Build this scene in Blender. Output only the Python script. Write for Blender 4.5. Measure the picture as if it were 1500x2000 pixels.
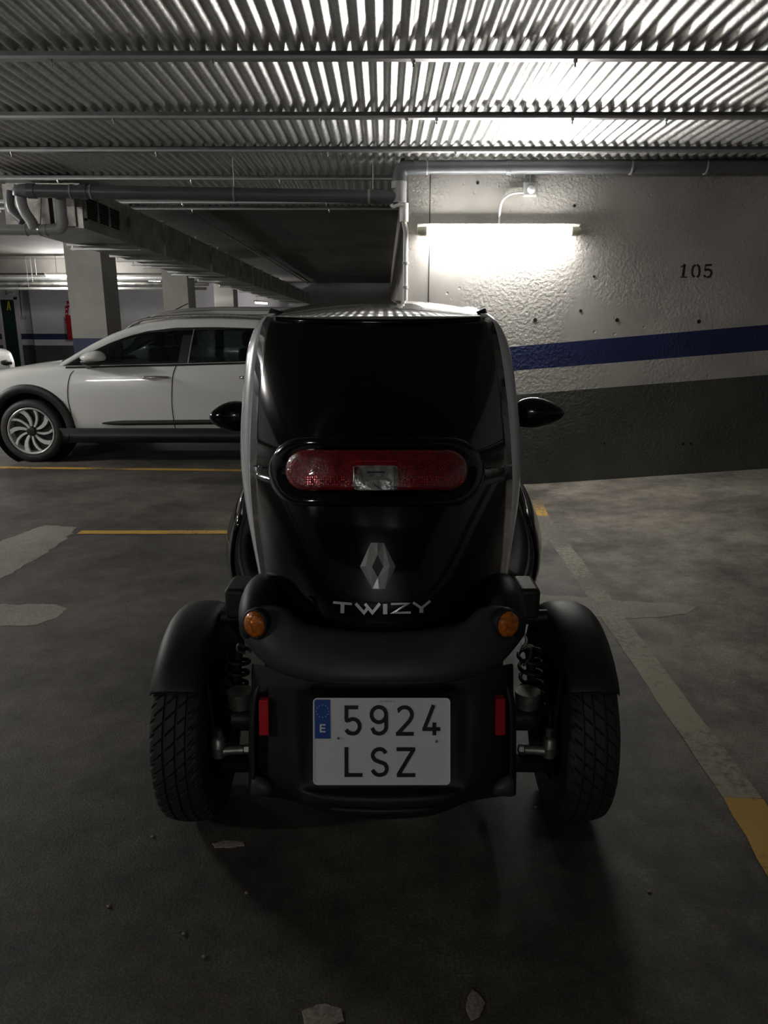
import bpy, bmesh, math, random
from mathutils import Vector, Matrix
random.seed(7)
R = math.radians
sc = bpy.context.scene
for o in list(bpy.data.objects): bpy.data.objects.remove(o)
C = sc.collection

# ------------------------------------------------------------------ camera
CAM_H, PITCH, F = 1.35, R(14.2), 1410.0
cam_d = bpy.data.cameras.new('camera'); cam = bpy.data.objects.new('camera', cam_d); C.objects.link(cam)
cam.location = (0, 0, CAM_H); cam.rotation_euler = (R(90) - PITCH, 0, 0)
cam_d.sensor_fit = 'HORIZONTAL'; cam_d.sensor_width = 36.0; cam_d.lens = 36.0 * F / 1500.0
cam_d.clip_start = 0.02; cam_d.clip_end = 200
sc.camera = cam
# ------------------------------------------------------------------ world and exposure
w = bpy.data.worlds.new('world'); sc.world = w; w.use_nodes = True
w.node_tree.nodes['Background'].inputs[0].default_value = (0.9, 0.95, 1.0, 1)
w.node_tree.nodes['Background'].inputs[1].default_value = 0.0
sc.view_settings.view_transform = 'Standard'; sc.view_settings.look = 'None'
sc.view_settings.gamma = 1.0; sc.view_settings.use_curve_mapping = False
sc.view_settings.exposure = 0.9
# strength of the tube lamps the car park has and of those added as fill (each lamp's own tube emits, see tube_lamp)
LAMP_WALL, LAMP_LANE_AND_FILL, LAMP_BACK_FILL, LAMP_FAR = 46.0, 450.0, 145.0, 250.0

# ------------------------------------------------------------------ helpers
def at(px, py, Y):
    """photo pixel + distance along the floor -> point"""
    u = (px - 750.0) / F; v = (1000.0 - py) / F
    t = Y / (math.cos(PITCH) + v * math.sin(PITCH))
    return Vector((u * t, Y, CAM_H + t * (-math.sin(PITCH) + v * math.cos(PITCH))))

def floor_z(x):
    s = x - 1.25
    return 0.0 if s <= 0 else 0.070 * s * s / (s + 0.12)

def interp(tab, x):
    if x <= tab[0][0]: return tab[0][1]
    for (a, va), (b, vb) in zip(tab, tab[1:]):
        if x <= b: return va + (vb - va) * (x - a) / (b - a)
    return tab[-1][1]

def tag(o, label=None, cat=None, group=None, kind=None):
    if label: o['label'] = label
    if cat: o['category'] = cat
    if group: o['group'] = group
    if kind: o['kind'] = kind
    return o

def empty(name, loc, label, cat, group=None, kind=None):
    o = bpy.data.objects.new(name, None); C.objects.link(o); o.location = loc
    o.empty_display_size = 0.1
    return tag(o, label, cat, group, kind)

def root_loc(o):
    v = Vector((0, 0, 0))
    while o is not None:
        v = v + o.location; o = o.parent
    return v

TF = [None]
def mk(name, verts, faces, mat, parent=None, smooth=True, mats=None, fmat=None, bevel=0, subsurf=0, solid=0, angle=None):
    """mesh object from world-space vertices"""
    off = root_loc(parent)
    me = bpy.data.meshes.new(name)
    vs = [Vector(v) for v in verts]
    if TF[0]: vs = [TF[0](v) for v in vs]
    me.from_pydata([tuple(v - off) for v in vs], [], faces); me.update()
    bm = bmesh.new(); bm.from_mesh(me); bmesh.ops.recalc_face_normals(bm, faces=bm.faces); bm.to_mesh(me); bm.free()
    for m in (mats or [mat]): me.materials.append(m)
    if fmat:
        for p, k in zip(me.polygons, fmat): p.material_index = k
    for p in me.polygons: p.use_smooth = smooth
    if smooth and angle:
        me.set_sharp_from_angle(angle=R(angle))
    o = bpy.data.objects.new(name, me); C.objects.link(o); o.parent = parent
    if solid:
        s = o.modifiers.new('s', 'SOLIDIFY'); s.thickness = solid; s.offset = -1
    if bevel:
        b = o.modifiers.new('b', 'BEVEL'); b.width = bevel; b.segments = 3; b.limit_method = 'ANGLE'; b.angle_limit = R(40)
        b.harden_normals = False
    if subsurf:
        s = o.modifiers.new('ss', 'SUBSURF'); s.levels = subsurf; s.render_levels = subsurf
    return o

def box(name, lo, hi, mat, parent=None, bevel=0.0, **k):
    (a, b, c), (d, e, f) = lo, hi
    v = [(a,b,c),(d,b,c),(d,e,c),(a,e,c),(a,b,f),(d,b,f),(d,e,f),(a,e,f)]
    fc = [(0,3,2,1),(4,5,6,7),(0,1,5,4),(1,2,6,5),(2,3,7,6),(3,0,4,7)]
    return mk(name, v, fc, mat, parent, smooth=bool(bevel), bevel=bevel, angle=40 if bevel else None, **k)

def tube_geo(path, r, n=12, caps=True):
    pts = [Vector(p) for p in path]; vs, fs = [], []
    rs = r if isinstance(r, (list, tuple)) else [r] * len(pts)
    up = None
    for i, p in enumerate(pts):
        d = (pts[min(i+1, len(pts)-1)] - pts[max(i-1, 0)]).normalized()
        if up is None:
            up = Vector((0, 0, 1)) if abs(d.z) < .9 else Vector((1, 0, 0))
        s = d.cross(up).normalized(); up = s.cross(d).normalized()
        for k in range(n):
            a = 2 * math.pi * k / n
            vs.append(p + (s * math.cos(a) + up * math.sin(a)) * rs[i])
    for i in range(len(pts) - 1):
        for k in range(n):
            fs.append((i*n+k, i*n+(k+1) % n, (i+1)*n+(k+1) % n, (i+1)*n+k))
    if caps:
        fs.append(tuple(range(n))[::-1]); fs.append(tuple((len(pts)-1)*n + k for k in range(n)))
    return vs, fs
def tube(name, path, r, mat, parent=None, n=12):
    v, f = tube_geo(path, r, n); return mk(name, v, f, mat, parent, angle=50)

def smooth_path(pts, n=6):
    P = [Vector(p) for p in pts]; out = []
    for i in range(len(P) - 1):
        a, b, c, d = P[max(i-1, 0)], P[i], P[i+1], P[min(i+2, len(P)-1)]
        for k in range(n):
            t = k / n
            out.append(.5*((2*b) + (c-a)*t + (2*a-5*b+4*c-d)*t*t + (3*b-a-3*c+d)*t**3))
    out.append(P[-1]); return out

def grid(name, rows, mat, parent=None, closed=False, **k):
    n = len(rows[0]); vs = [p for r in rows for p in r]; fs = []
    for i in range(len(rows) - 1):
        for j in range(n if closed else n - 1):
            fs.append((i*n+j, i*n+(j+1) % n, (i+1)*n+(j+1) % n, (i+1)*n+j))
    return mk(name, vs, fs, mat, parent, **k)

def lathe_x(name, prof, cx, cy, cz, mat, parent=None, n=48, **k):
    """profile of (x, r) turned about an axis parallel to X"""
    rows = [[(cx + x, cy + r*math.cos(2*math.pi*i/n), cz + r*math.sin(2*math.pi*i/n)) for i in range(n)] for x, r in prof]
    return grid(name, rows, mat, parent, closed=True, angle=k.pop('angle', 35), **k)

def ellipsoid(name, c, r, mat, parent=None, n=24, m=14, shape=None, **k):
    rows = []
    for i in range(m + 1):
        a = -math.pi/2 + math.pi*i/m
        row = []
        for j in range(n):
            b = 2*math.pi*j/n
            v = Vector((math.cos(a)*math.cos(b), math.cos(a)*math.sin(b), math.sin(a)))
            if shape: v = shape(v)
            row.append((c[0]+r[0]*v.x, c[1]+r[1]*v.y, c[2]+r[2]*v.z))
        rows.append(row)
    return grid(name, rows, mat, parent, closed=True, **k)

def stroke(polys, width, mp):
    """ribbons along polylines in photo/print coordinates, mapped by mp(x, y) -> point"""
    vs, fs = [], []
    for pl in polys:
        w_ = width
        if isinstance(pl, tuple): pl, w_ = pl
        P = [Vector((x, y)) for x, y in pl]; n = len(P); base = len(vs)
        for i, p in enumerate(P):
            d1 = (P[i] - P[i-1]).normalized() if i else (P[1] - P[0]).normalized()
            d2 = (P[i+1] - P[i]).normalized() if i < n-1 else d1
            n1 = Vector((-d1.y, d1.x)); n2 = Vector((-d2.y, d2.x)); m = (n1 + n2)
            m = n1 if m.length < 1e-3 else m.normalized()
            s = (w_/2) / max(.35, m.dot(n1))
            for q in (p + m*s, p - m*s): vs.append(mp(q.x, q.y))
        for i in range(n - 1):
            a = base + 2*i; fs.append((a, a+1, a+3, a+2))
    return vs, fs
def arc(cx, cy, rx, ry, a0, a1, n=18):
    return [(cx + rx*math.cos(R(a0+(a1-a0)*i/n)), cy + ry*math.sin(R(a0+(a1-a0)*i/n))) for i in range(n+1)]

# ------------------------------------------------------------------ materials
def mat(name, col, rough=.5, metal=0.0, coat=0.0, vary=0.0, scale=6.0, bump=0.0, bscale=40.0, col2=None, spec=.5, emit=0, trans=0, ior=1.45, rvary=0.0, stretch=None):
    m = bpy.data.materials.new(name); m.use_nodes = True; nt = m.node_tree; b = nt.nodes['Principled BSDF']
    b.inputs['Base Color'].default_value = (*col, 1); b.inputs['Roughness'].default_value = rough
    b.inputs['Metallic'].default_value = metal; b.inputs['Coat Weight'].default_value = coat
    b.inputs['Coat Roughness'].default_value = .04; b.inputs['Specular IOR Level'].default_value = spec
    b.inputs['Transmission Weight'].default_value = trans; b.inputs['IOR'].default_value = ior
    if emit:
        b.inputs['Emission Color'].default_value = (*col, 1); b.inputs['Emission Strength'].default_value = emit
    if vary or bump or rvary or col2:
        tc = nt.nodes.new('ShaderNodeTexCoord'); src = tc.outputs['Object']
        if stretch:
            mp = nt.nodes.new('ShaderNodeMapping'); mp.inputs['Scale'].default_value = stretch
            nt.links.new(src, mp.inputs[0]); src = mp.outputs[0]
    if vary or col2 or rvary:
        n = nt.nodes.new('ShaderNodeTexNoise'); n.inputs['Scale'].default_value = scale; n.inputs['Detail'].default_value = 8
        n.inputs['Roughness'].default_value = .62; nt.links.new(src, n.inputs['Vector'])
        cr = nt.nodes.new('ShaderNodeValToRGB'); cr.color_ramp.elements[0].position = .36; cr.color_ramp.elements[1].position = .66
        lo = col2 or tuple(c*(1-vary) for c in col); hi = col if col2 else tuple(min(1, c*(1+vary)) for c in col)
        cr.color_ramp.elements[0].color = (*lo, 1); cr.color_ramp.elements[1].color = (*hi, 1)
        nt.links.new(n.outputs['Fac'], cr.inputs[0]); nt.links.new(cr.outputs[0], b.inputs['Base Color'])
        if rvary:
            mr = nt.nodes.new('ShaderNodeMapRange'); mr.inputs['To Min'].default_value = max(.02, rough-rvary); mr.inputs['To Max'].default_value = rough+rvary
            nt.links.new(n.outputs['Fac'], mr.inputs[0]); nt.links.new(mr.outputs[0], b.inputs['Roughness'])
    if bump:
        n2 = nt.nodes.new('ShaderNodeTexNoise'); n2.inputs['Scale'].default_value = bscale; n2.inputs['Detail'].default_value = 6
        nt.links.new(src, n2.inputs['Vector'])
        bp = nt.nodes.new('ShaderNodeBump'); bp.inputs['Strength'].default_value = bump; bp.inputs['Distance'].default_value = .01
        nt.links.new(n2.outputs['Fac'], bp.inputs['Height']); nt.links.new(bp.outputs[0], b.inputs['Normal'])
    return m

def plaster(name, col, vary=.12, strength=.36, rough=.75):
    """painted rough concrete: broad stains, pits and trowel relief"""
    m = mat(name, col, rough, vary=vary, scale=1.7)
    nt = m.node_tree; b = nt.nodes['Principled BSDF']
    tc = nt.nodes.new('ShaderNodeTexCoord')
    n = nt.nodes.new('ShaderNodeTexNoise'); n.inputs['Scale'].default_value = 38; n.inputs['Detail'].default_value = 7
    nbig = nt.nodes.new('ShaderNodeTexNoise'); nbig.inputs['Scale'].default_value = 1.1; nbig.inputs['Detail'].default_value = 2
    v = nt.nodes.new('ShaderNodeTexVoronoi'); v.inputs['Scale'].default_value = 9
    for q in (n, nbig, v): nt.links.new(tc.outputs['Object'], q.inputs['Vector'])
    pit = nt.nodes.new('ShaderNodeMapRange'); pit.inputs['From Min'].default_value = .03; pit.inputs['From Max'].default_value = .13
    nt.links.new(v.outputs['Distance'], pit.inputs[0])
    rel = nt.nodes.new('ShaderNodeMapRange'); rel.inputs['From Min'].default_value = .42; rel.inputs['From Max'].default_value = .6
    nt.links.new(n.outputs['Fac'], rel.inputs[0])
    big = nt.nodes.new('ShaderNodeMapRange'); big.inputs['From Min'].default_value = .4; big.inputs['From Max'].default_value = .62
    nt.links.new(nbig.outputs['Fac'], big.inputs[0])
    mul = nt.nodes.new('ShaderNodeMath'); mul.operation = 'MULTIPLY'
    nt.links.new(rel.outputs[0], mul.inputs[0]); nt.links.new(big.outputs[0], mul.inputs[1])
    add = nt.nodes.new('ShaderNodeMath'); add.operation = 'ADD'
    nt.links.new(mul.outputs[0], add.inputs[0]); nt.links.new(pit.outputs[0], add.inputs[1])
    bp = nt.nodes.new('ShaderNodeBump'); bp.inputs['Strength'].default_value = strength; bp.inputs['Distance'].default_value = .012
    nt.links.new(add.outputs[0], bp.inputs['Height']); nt.links.new(bp.outputs[0], b.inputs['Normal'])
    return m

def floor_material(name, c_dark, c_mid, c_light, rough=.62, bay=0):
    m = mat(name, c_mid, rough); nt = m.node_tree; b = nt.nodes['Principled BSDF']
    tc = nt.nodes.new('ShaderNodeTexCoord')
    def noise(s, d, r=.6):
        n = nt.nodes.new('ShaderNodeTexNoise'); n.inputs['Scale'].default_value = s; n.inputs['Detail'].default_value = d
        n.inputs['Roughness'].default_value = r; nt.links.new(tc.outputs['Object'], n.inputs['Vector']); return n
    a, f, g = noise(1.1, 7, .65), noise(8, 9, .75), noise(150, 3)
    cr = nt.nodes.new('ShaderNodeValToRGB'); e = cr.color_ramp.elements
    e[0].position = .41; e[0].color = (*c_dark, 1); e[1].position = .60; e[1].color = (*c_light, 1)
    x = e.new(.5); x.color = (*c_mid, 1)
    mx = nt.nodes.new('ShaderNodeMath'); mx.operation = 'MULTIPLY_ADD'; mx.inputs[1].default_value = .35; 
    nt.links.new(f.outputs['Fac'], mx.inputs[0])
    sub = nt.nodes.new('ShaderNodeMath'); sub.operation = 'MULTIPLY'; sub.inputs[1].default_value = .65
    nt.links.new(a.outputs['Fac'], sub.inputs[0]); nt.links.new(sub.outputs[0], mx.inputs[2])
    nt.links.new(mx.outputs[0], cr.inputs[0])
    sp = nt.nodes.new('ShaderNodeMapRange'); sp.inputs['To Min'].default_value = .6; sp.inputs['To Max'].default_value = 1.4
    sp.inputs['From Min'].default_value = .3; sp.inputs['From Max'].default_value = .7
    nt.links.new(g.outputs['Fac'], sp.inputs[0])
    mc = nt.nodes.new('ShaderNodeVectorMath'); mc.operation = 'SCALE'
    nt.links.new(cr.outputs[0], mc.inputs[0]); nt.links.new(sp.outputs[0], mc.inputs['Scale'])
    if bay:   # the floor colour turns paler beyond the line, in the ramped bay, with a ragged edge
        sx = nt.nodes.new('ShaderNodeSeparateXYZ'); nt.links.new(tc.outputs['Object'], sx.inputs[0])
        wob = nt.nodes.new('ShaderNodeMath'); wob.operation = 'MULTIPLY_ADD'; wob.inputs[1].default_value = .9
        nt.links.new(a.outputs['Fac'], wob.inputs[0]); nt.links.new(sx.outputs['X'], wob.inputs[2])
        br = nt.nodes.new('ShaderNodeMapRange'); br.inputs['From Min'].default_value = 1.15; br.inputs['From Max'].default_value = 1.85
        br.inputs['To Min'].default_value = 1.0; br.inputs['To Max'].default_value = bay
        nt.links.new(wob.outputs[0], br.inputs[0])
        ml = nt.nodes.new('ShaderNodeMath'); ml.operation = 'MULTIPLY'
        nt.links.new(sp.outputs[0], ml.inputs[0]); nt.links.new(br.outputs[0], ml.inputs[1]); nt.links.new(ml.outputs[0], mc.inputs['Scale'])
    nt.links.new(mc.outputs[0], b.inputs['Base Color'])
    ad = nt.nodes.new('ShaderNodeMath'); ad.operation = 'ADD'
    nt.links.new(f.outputs['Fac'], ad.inputs[0]); nt.links.new(g.outputs['Fac'], ad.inputs[1])
    bp = nt.nodes.new('ShaderNodeBump'); bp.inputs['Strength'].default_value = .3; bp.inputs['Distance'].default_value = .006
    nt.links.new(ad.outputs[0], bp.inputs['Height']); nt.links.new(bp.outputs[0], b.inputs['Normal'])
    return m

def worn_paint(name, paint, under, amount=.5):
    """line paint scuffed away to the floor colour in flakes"""
    m = mat(name, paint, .6); nt = m.node_tree; b = nt.nodes['Principled BSDF']
    tc = nt.nodes.new('ShaderNodeTexCoord')
    n = nt.nodes.new('ShaderNodeTexNoise'); n.inputs['Scale'].default_value = 38; n.inputs['Detail'].default_value = 8; n.inputs['Roughness'].default_value = .75
    n2 = nt.nodes.new('ShaderNodeTexNoise'); n2.inputs['Scale'].default_value = 1.3
    for q in (n, n2): nt.links.new(tc.outputs['Object'], q.inputs['Vector'])
    mm = nt.nodes.new('ShaderNodeMath'); mm.operation = 'ADD'
    nt.links.new(n.outputs['Fac'], mm.inputs[0]); nt.links.new(n2.outputs['Fac'], mm.inputs[1])
    cr = nt.nodes.new('ShaderNodeValToRGB'); e = cr.color_ramp.elements
    e[0].position = amount*.5 + .16; e[0].color = (*under, 1); e[1].position = amount*.5 + .26; e[1].color = (*paint, 1)
    hf = nt.nodes.new('ShaderNodeMath'); hf.operation = 'MULTIPLY'; hf.inputs[1].default_value = .5
    nt.links.new(mm.outputs[0], hf.inputs[0]); nt.links.new(hf.outputs[0], cr.inputs[0]); nt.links.new(cr.outputs[0], b.inputs['Base Color'])
    return m

def glass(name, tint, clear=.35):
    m = bpy.data.materials.new(name); m.use_nodes = True; nt = m.node_tree; nt.nodes.clear()
    o = nt.nodes.new('ShaderNodeOutputMaterial'); g = nt.nodes.new('ShaderNodeBsdfPrincipled')
    g.inputs['Base Color'].default_value = (.006, .008, .008, 1); g.inputs['Roughness'].default_value = .03; g.inputs['Coat Weight'].default_value = .3
    t = nt.nodes.new('ShaderNodeBsdfTransparent'); t.inputs[0].default_value = (*tint, 1)
    mx = nt.nodes.new('ShaderNodeMixShader'); mx.inputs[0].default_value = clear
    nt.links.new(g.outputs[0], mx.inputs[1]); nt.links.new(t.outputs[0], mx.inputs[2]); nt.links.new(mx.outputs[0], o.inputs[0])
    return m

M = {}
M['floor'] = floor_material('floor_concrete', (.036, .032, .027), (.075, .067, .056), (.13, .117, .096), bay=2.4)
M['patch'] = floor_material('patch_cement', (.20, .182, .15), (.26, .238, .20), (.31, .285, .24), .7)
M['wall_w'] = plaster('wall_light_paint', (.44, .42, .385))
M['wall_b'] = plaster('wall_blue_paint', (.014, .022, .085), .2, .4, .5)
M['wall_g'] = plaster('wall_grey_paint', (.062, .066, .058), .22, .4, .6)
M['far_w'] = plaster('far_wall_paint', (.55, .53, .56), .06, .15)
M['slab'] = mat('slab_concrete', (.16, .15, .135), .85, vary=.25, scale=.8, bump=.2, bscale=20)
M['column'] = plaster('column_paint', (.46, .45, .41), .12, .3)
M['galv'] = mat('galvanised_sheet', (.68, .68, .665), .36, .76, vary=.16, scale=34, bump=.12, bscale=60, rvary=.10)
M['strut'] = mat('strut_steel', (.20, .20, .20), .5, .8, vary=.2, scale=8)
M['strut_lip'] = mat('strut_lip_steel', (.42, .42, .42), .42, .9)
M['bolt'] = mat('bolt_zinc', (.55, .55, .53), .35, 1)
M['duct'] = mat('duct_galvanised', (.40, .40, .37), .42, .85, vary=.35, scale=5, bump=.05, bscale=12, rvary=.12)
M['duct_insul'] = mat('duct_foil', (.52, .50, .45), .5, .35, vary=.3, scale=14, bump=.3, bscale=30)
M['pvc'] = mat('pvc_grey', (.105, .112, .116), .38, vary=.12, scale=4)
M['pvc_l'] = mat('pvc_pale_grey', (.34, .34, .33), .42, vary=.15, scale=7)
M['pvc_w'] = mat('pvc_white', (.75, .74, .70), .4)
M['black_pl'] = mat('black_matte_plastic', (.012, .0125, .013), .52, bump=.06, bscale=500, vary=.12, scale=9)
M['bump_pl'] = mat('bumper_grain_plastic', (.036, .039, .041), .46, bump=.05, bscale=600, vary=.1, scale=6)
M['gloss_b'] = mat('gloss_black_paint', (.002, .0023, .0026), .10, coat=.35, spec=.3, vary=.05, scale=3)
M['gloss_w'] = mat('gloss_white_paint', (.66, .68, .70), .22, coat=.6, vary=.02, scale=3)
M['roof'] = mat('gloss_roof_panel', (.23, .23, .22), .12, coat=1.0, vary=.04, scale=3)
M['rubber'] = mat('tyre_rubber', (.022, .022, .022), .62, vary=.25, scale=14, bump=.1, bscale=220)
M['alu'] = mat('cast_aluminium', (.36, .35, .32), .42, .85, vary=.25, scale=30)
M['alloy'] = mat('polished_alloy', (.78, .78, .77), .3, .55)
M['steel_d'] = mat('dark_steel', (.03, .03, .03), .45, .5, vary=.2, scale=20)
M['chrome'] = mat('chrome', (.85, .85, .86), .07, 1.0)
M['emblem'] = mat('satin_chrome', (.72, .72, .72), .22, .75)
M['badge'] = mat('satin_silver_letter', (.68, .69, .70), .3, .35)
M['red_lens'] = mat('red_lamp_lens', (.17, .002, .006), .10, coat=1.0, vary=.45, scale=60, bump=.25, bscale=150, stretch=(1, 1, 1))
M['red_dot'] = mat('red_lamp_prism', (.95, .07, .08), .2, .2, coat=.5)
M['red_refl'] = mat('red_reflector', (.50, .006, .016), .22, coat=.8, vary=.1, scale=80, bump=.2, bscale=300)
M['clear_lens'] = mat('clear_lamp_lens', (.50, .51, .50), .12, .55, coat=1.0, vary=.5, scale=45, bump=.35, bscale=60)
M['clear_glass'] = glass('clear_lamp_cover', (.95, .95, .95), .9)
M['amber'] = mat('amber_lamp_lens', (.62, .17, .008), .12, .25, coat=1.0, vary=.5, scale=75, bump=.5, bscale=90)
M['plate_w'] = mat('plate_reflective_white', (.80, .82, .83), .38, bump=.03, bscale=700)
M['plate_rim'] = mat('plate_rim_white', (.90, .92, .93), .35)
M['plate_k'] = mat('plate_black', (.006, .006, .007), .4)
M['plate_bl'] = mat('plate_blue', (.008, .075, .36), .4)
M['plate_st'] = mat('plate_star', (.42, .52, .62), .4)
M['car_w'] = mat('car_white_paint', (.70, .70, .67), .25, coat=.8, vary=.02, scale=2)
M['car_clad'] = mat('car_black_cladding', (.014, .014, .0145), .5, vary=.1, scale=10)
M['car_glass'] = glass('car_window_glass', (.35, .42, .40), .5)
M['dark_in'] = mat('car_interior_dark', (.02, .02, .021), .7, vary=.2, scale=12)
M['seam'] = mat('panel_gap', (.01, .01, .01), .8)
M['tube'] = None
M['lamp_body'] = mat('lamp_body_white', (.78, .77, .70), .4)
M['lamp_cap'] = mat('lamp_end_cap', (.62, .58, .45), .5, vary=.1, scale=20)
M['green'] = mat('door_green_paint', (.004, .022, .014), .5, vary=.2, scale=6)
M['yellow'] = mat('yellow_letter_paint', (.62, .55, .05), .5)
M['red'] = mat('red_paint', (.33, .008, .012), .4)
M['sign_w'] = mat('sign_white', (.75, .75, .75), .5)
M['line_r'] = worn_paint('worn_line_paint', (.36, .325, .235), (.15, .135, .11), .58)
M['line_y'] = worn_paint('yellow_line_paint', (.55, .32, .055), (.12, .10, .07), .48)
M['stencil'] = mat('stencil_black', (.022, .021, .02), .7, vary=.5, scale=60)
M['hole'] = mat('hole_dark', (.015, .014, .013), .9)
M['mirror'] = mat('mirror_glass', (.6, .6, .6), .04, 1.0)

def emitter(name, strength):
    return mat(name, (1.0, .985, .955), .4, emit=strength)

# ------------------------------------------------------------------ the setting
# floor: flat, rising to the right as a gentle ramp into bay 105
xs = [-16, -10, -6, -3, -1, 0, .6, 1.0, 1.2, 1.25, 1.3, 1.35, 1.4, 1.5, 1.7, 2.0, 2.5, 3, 4, 6]
ys = [-10, -6, -3, 0, 1, 2, 3, 4, 5, 6, 7, 9, 12, 16, 20, 26.6]
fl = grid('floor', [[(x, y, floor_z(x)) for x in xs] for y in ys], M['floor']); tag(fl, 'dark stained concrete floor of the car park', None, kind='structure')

WY = 6.35           # face of the lit wall
WX0 = at(797, 500, WY).x
H_G, H_B0, H_B1, H_T = .805, 1.005, 1.20, 2.92
def wall_band_z(px_a, py_a, px_b, py_b):
    a, b = at(px_a, py_a, WY), at(px_b, py_b, WY)
    return lambda x: a.z + (b.z - a.z) * (x - a.x) / (b.x - a.x)
g_top = wall_band_z(1010, 771, 1500, 732); b_bot = wall_band_z(1006, 724, 1500, 684); b_top = wall_band_z(1003, 677, 1500, 634)
wxs = [WX0] + [WX0 + (6 - WX0) * i / 24 for i in range(1, 25)]
cols = []
for x in wxs: cols.append([floor_z(x) - .05, g_top(x), b_bot(x), b_top(x), 3.0])
V, Fc, Fm = [], [], []
for x, c in zip(wxs, cols): V += [(x, WY, z) for z in c]
for i in range(len(wxs) - 1):
    for k in range(4):
        a = i*5 + k; Fc.append((a, a+5, a+6, a+1)); Fm.append([1, 0, 2, 0][k])
# left return of that wall, running back along the next bay
rb = len(V)
V += [(WX0, WY, z) for z in (-.05, g_top(WX0), b_bot(WX0), b_top(WX0), 3.0)] + [(WX0, 26.4, z) for z in (-.05, H_G, H_B0, H_B1, 3.0)]
for k in range(4): Fc.append((rb+k, rb+k+1, rb+5+k+1, rb+5+k)); Fm.append([1, 0, 2, 0][k])
wall_f = mk('wall_front', V, Fc, None, smooth=False, mats=[M['wall_w'], M['wall_g'], M['wall_b']], fmat=Fm)
tag(wall_f, 'rough light painted wall with blue stripe and dark grey base', None, kind='structure')

def striped_wall(name, path, label, top=2.92, white='far_w'):
    V, Fc, Fm = [], [], []
    for (x, y) in path:
        V += [(x, y, z) for z in (-.05 if x < 1.2 else -.05, H_G, H_B0, H_B1, top)]
    for i in range(len(path) - 1):
        for k in range(4):
            a = i*5 + k; Fc.append((a, a+5, a+6, a+1)); Fm.append([1, 0, 2, 0][k])
    o = mk(name, V, Fc, None, smooth=False, mats=[M[white], M['wall_g'], M['wall_b']], fmat=Fm)
    return tag(o, label, None, kind='structure')
FY = 26.4
xp = lambda px, Y: at(px, 640, Y).x
striped_wall('wall_far', [(-16, FY), (xp(62, FY), FY), (xp(64, FY-.5), FY-.5), (xp(150, FY-.5), FY-.5), (xp(152, FY), FY), (WX0, FY)], 'white far wall with blue stripe and grey base')
striped_wall('wall_left', [(-16, -10), (-16, FY)], 'side wall with blue stripe beyond the lanes')
striped_wall('wall_right', [(6, -10), (6, WY)], 'side wall of bay 105')
striped_wall('wall_back', [(-16, -10), (6, -10)], 'wall at the near end of the car park')

# concrete slab
slab = mk('ceiling', [(-16, -10, 2.92), (6, -10, 2.92), (6, 26.6, 2.92), (-16, 26.6, 2.92)], [(0, 1, 2, 3)], M['slab'], smooth=False)
tag(slab, 'dark concrete slab overhead', None, kind='structure')

# hung corrugated sheets on strut channels
ZS, PITCHW, AMP = 2.655, .0762, .0125
def sheet_mesh(x0, waves, y0, y1, dz):
    nseg = 10; vs, fs = [], []
    N = waves * nseg + 1
    for y in (y0, y1):
        for i in range(N):
            x = x0 + i * PITCHW / nseg
            ph = 2*math.pi*i/nseg
            s = math.sin(ph); s = math.copysign(abs(s)**.85, s)
            vs.append((x, y, ZS + AMP + AMP*s + dz))
    for i in range(N-1): fs.append((i, i+1, N+i+1, N+i))
    return vs, fs
W_SHEET = 11 * PITCHW
xstart = -5.9 + .012
rows_y = [(-3.2, .35), (.25, 3.0), (2.9, 5.42), (5.32, 7.4), (7.3, 8.50)]
for ri, (y0, y1) in enumerate(rows_y):
    for ci in range(14):
        x0 = xstart + ci * W_SHEET
        ye, nw = y1, 11
        if y1 > WY - .06 and x0 + W_SHEET > WX0 - .02:
            # beside the wall: the strip that still fits runs on, the rest stops at the wall
            nw = max(0, int((WX0 - .02 - x0)/PITCHW))
            if y0 < WY - .1:
                v, f = sheet_mesh(x0 + nw*PITCHW, 11 - nw, y0, WY - .06, (.0025 if ri % 2 else 0))
                o = mk('corrugated_sheet', v, f, M['galv'], slab)
                q_ = o.modifiers.new('s', 'SOLIDIFY'); q_.thickness = .0012; q_.offset = 1; q_.use_rim = False
            if nw < 1: continue
        v, f = sheet_mesh(x0, nw, y0, ye, (.0025 if ri % 2 else 0) + (.0012 if ci % 2 else 0))
        o = mk('corrugated_sheet', v, f, M['galv'], slab); 
        s = o.modifiers.new('s', 'SOLIDIFY'); s.thickness = .0012; s.offset = 1; s.use_rim = False

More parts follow.
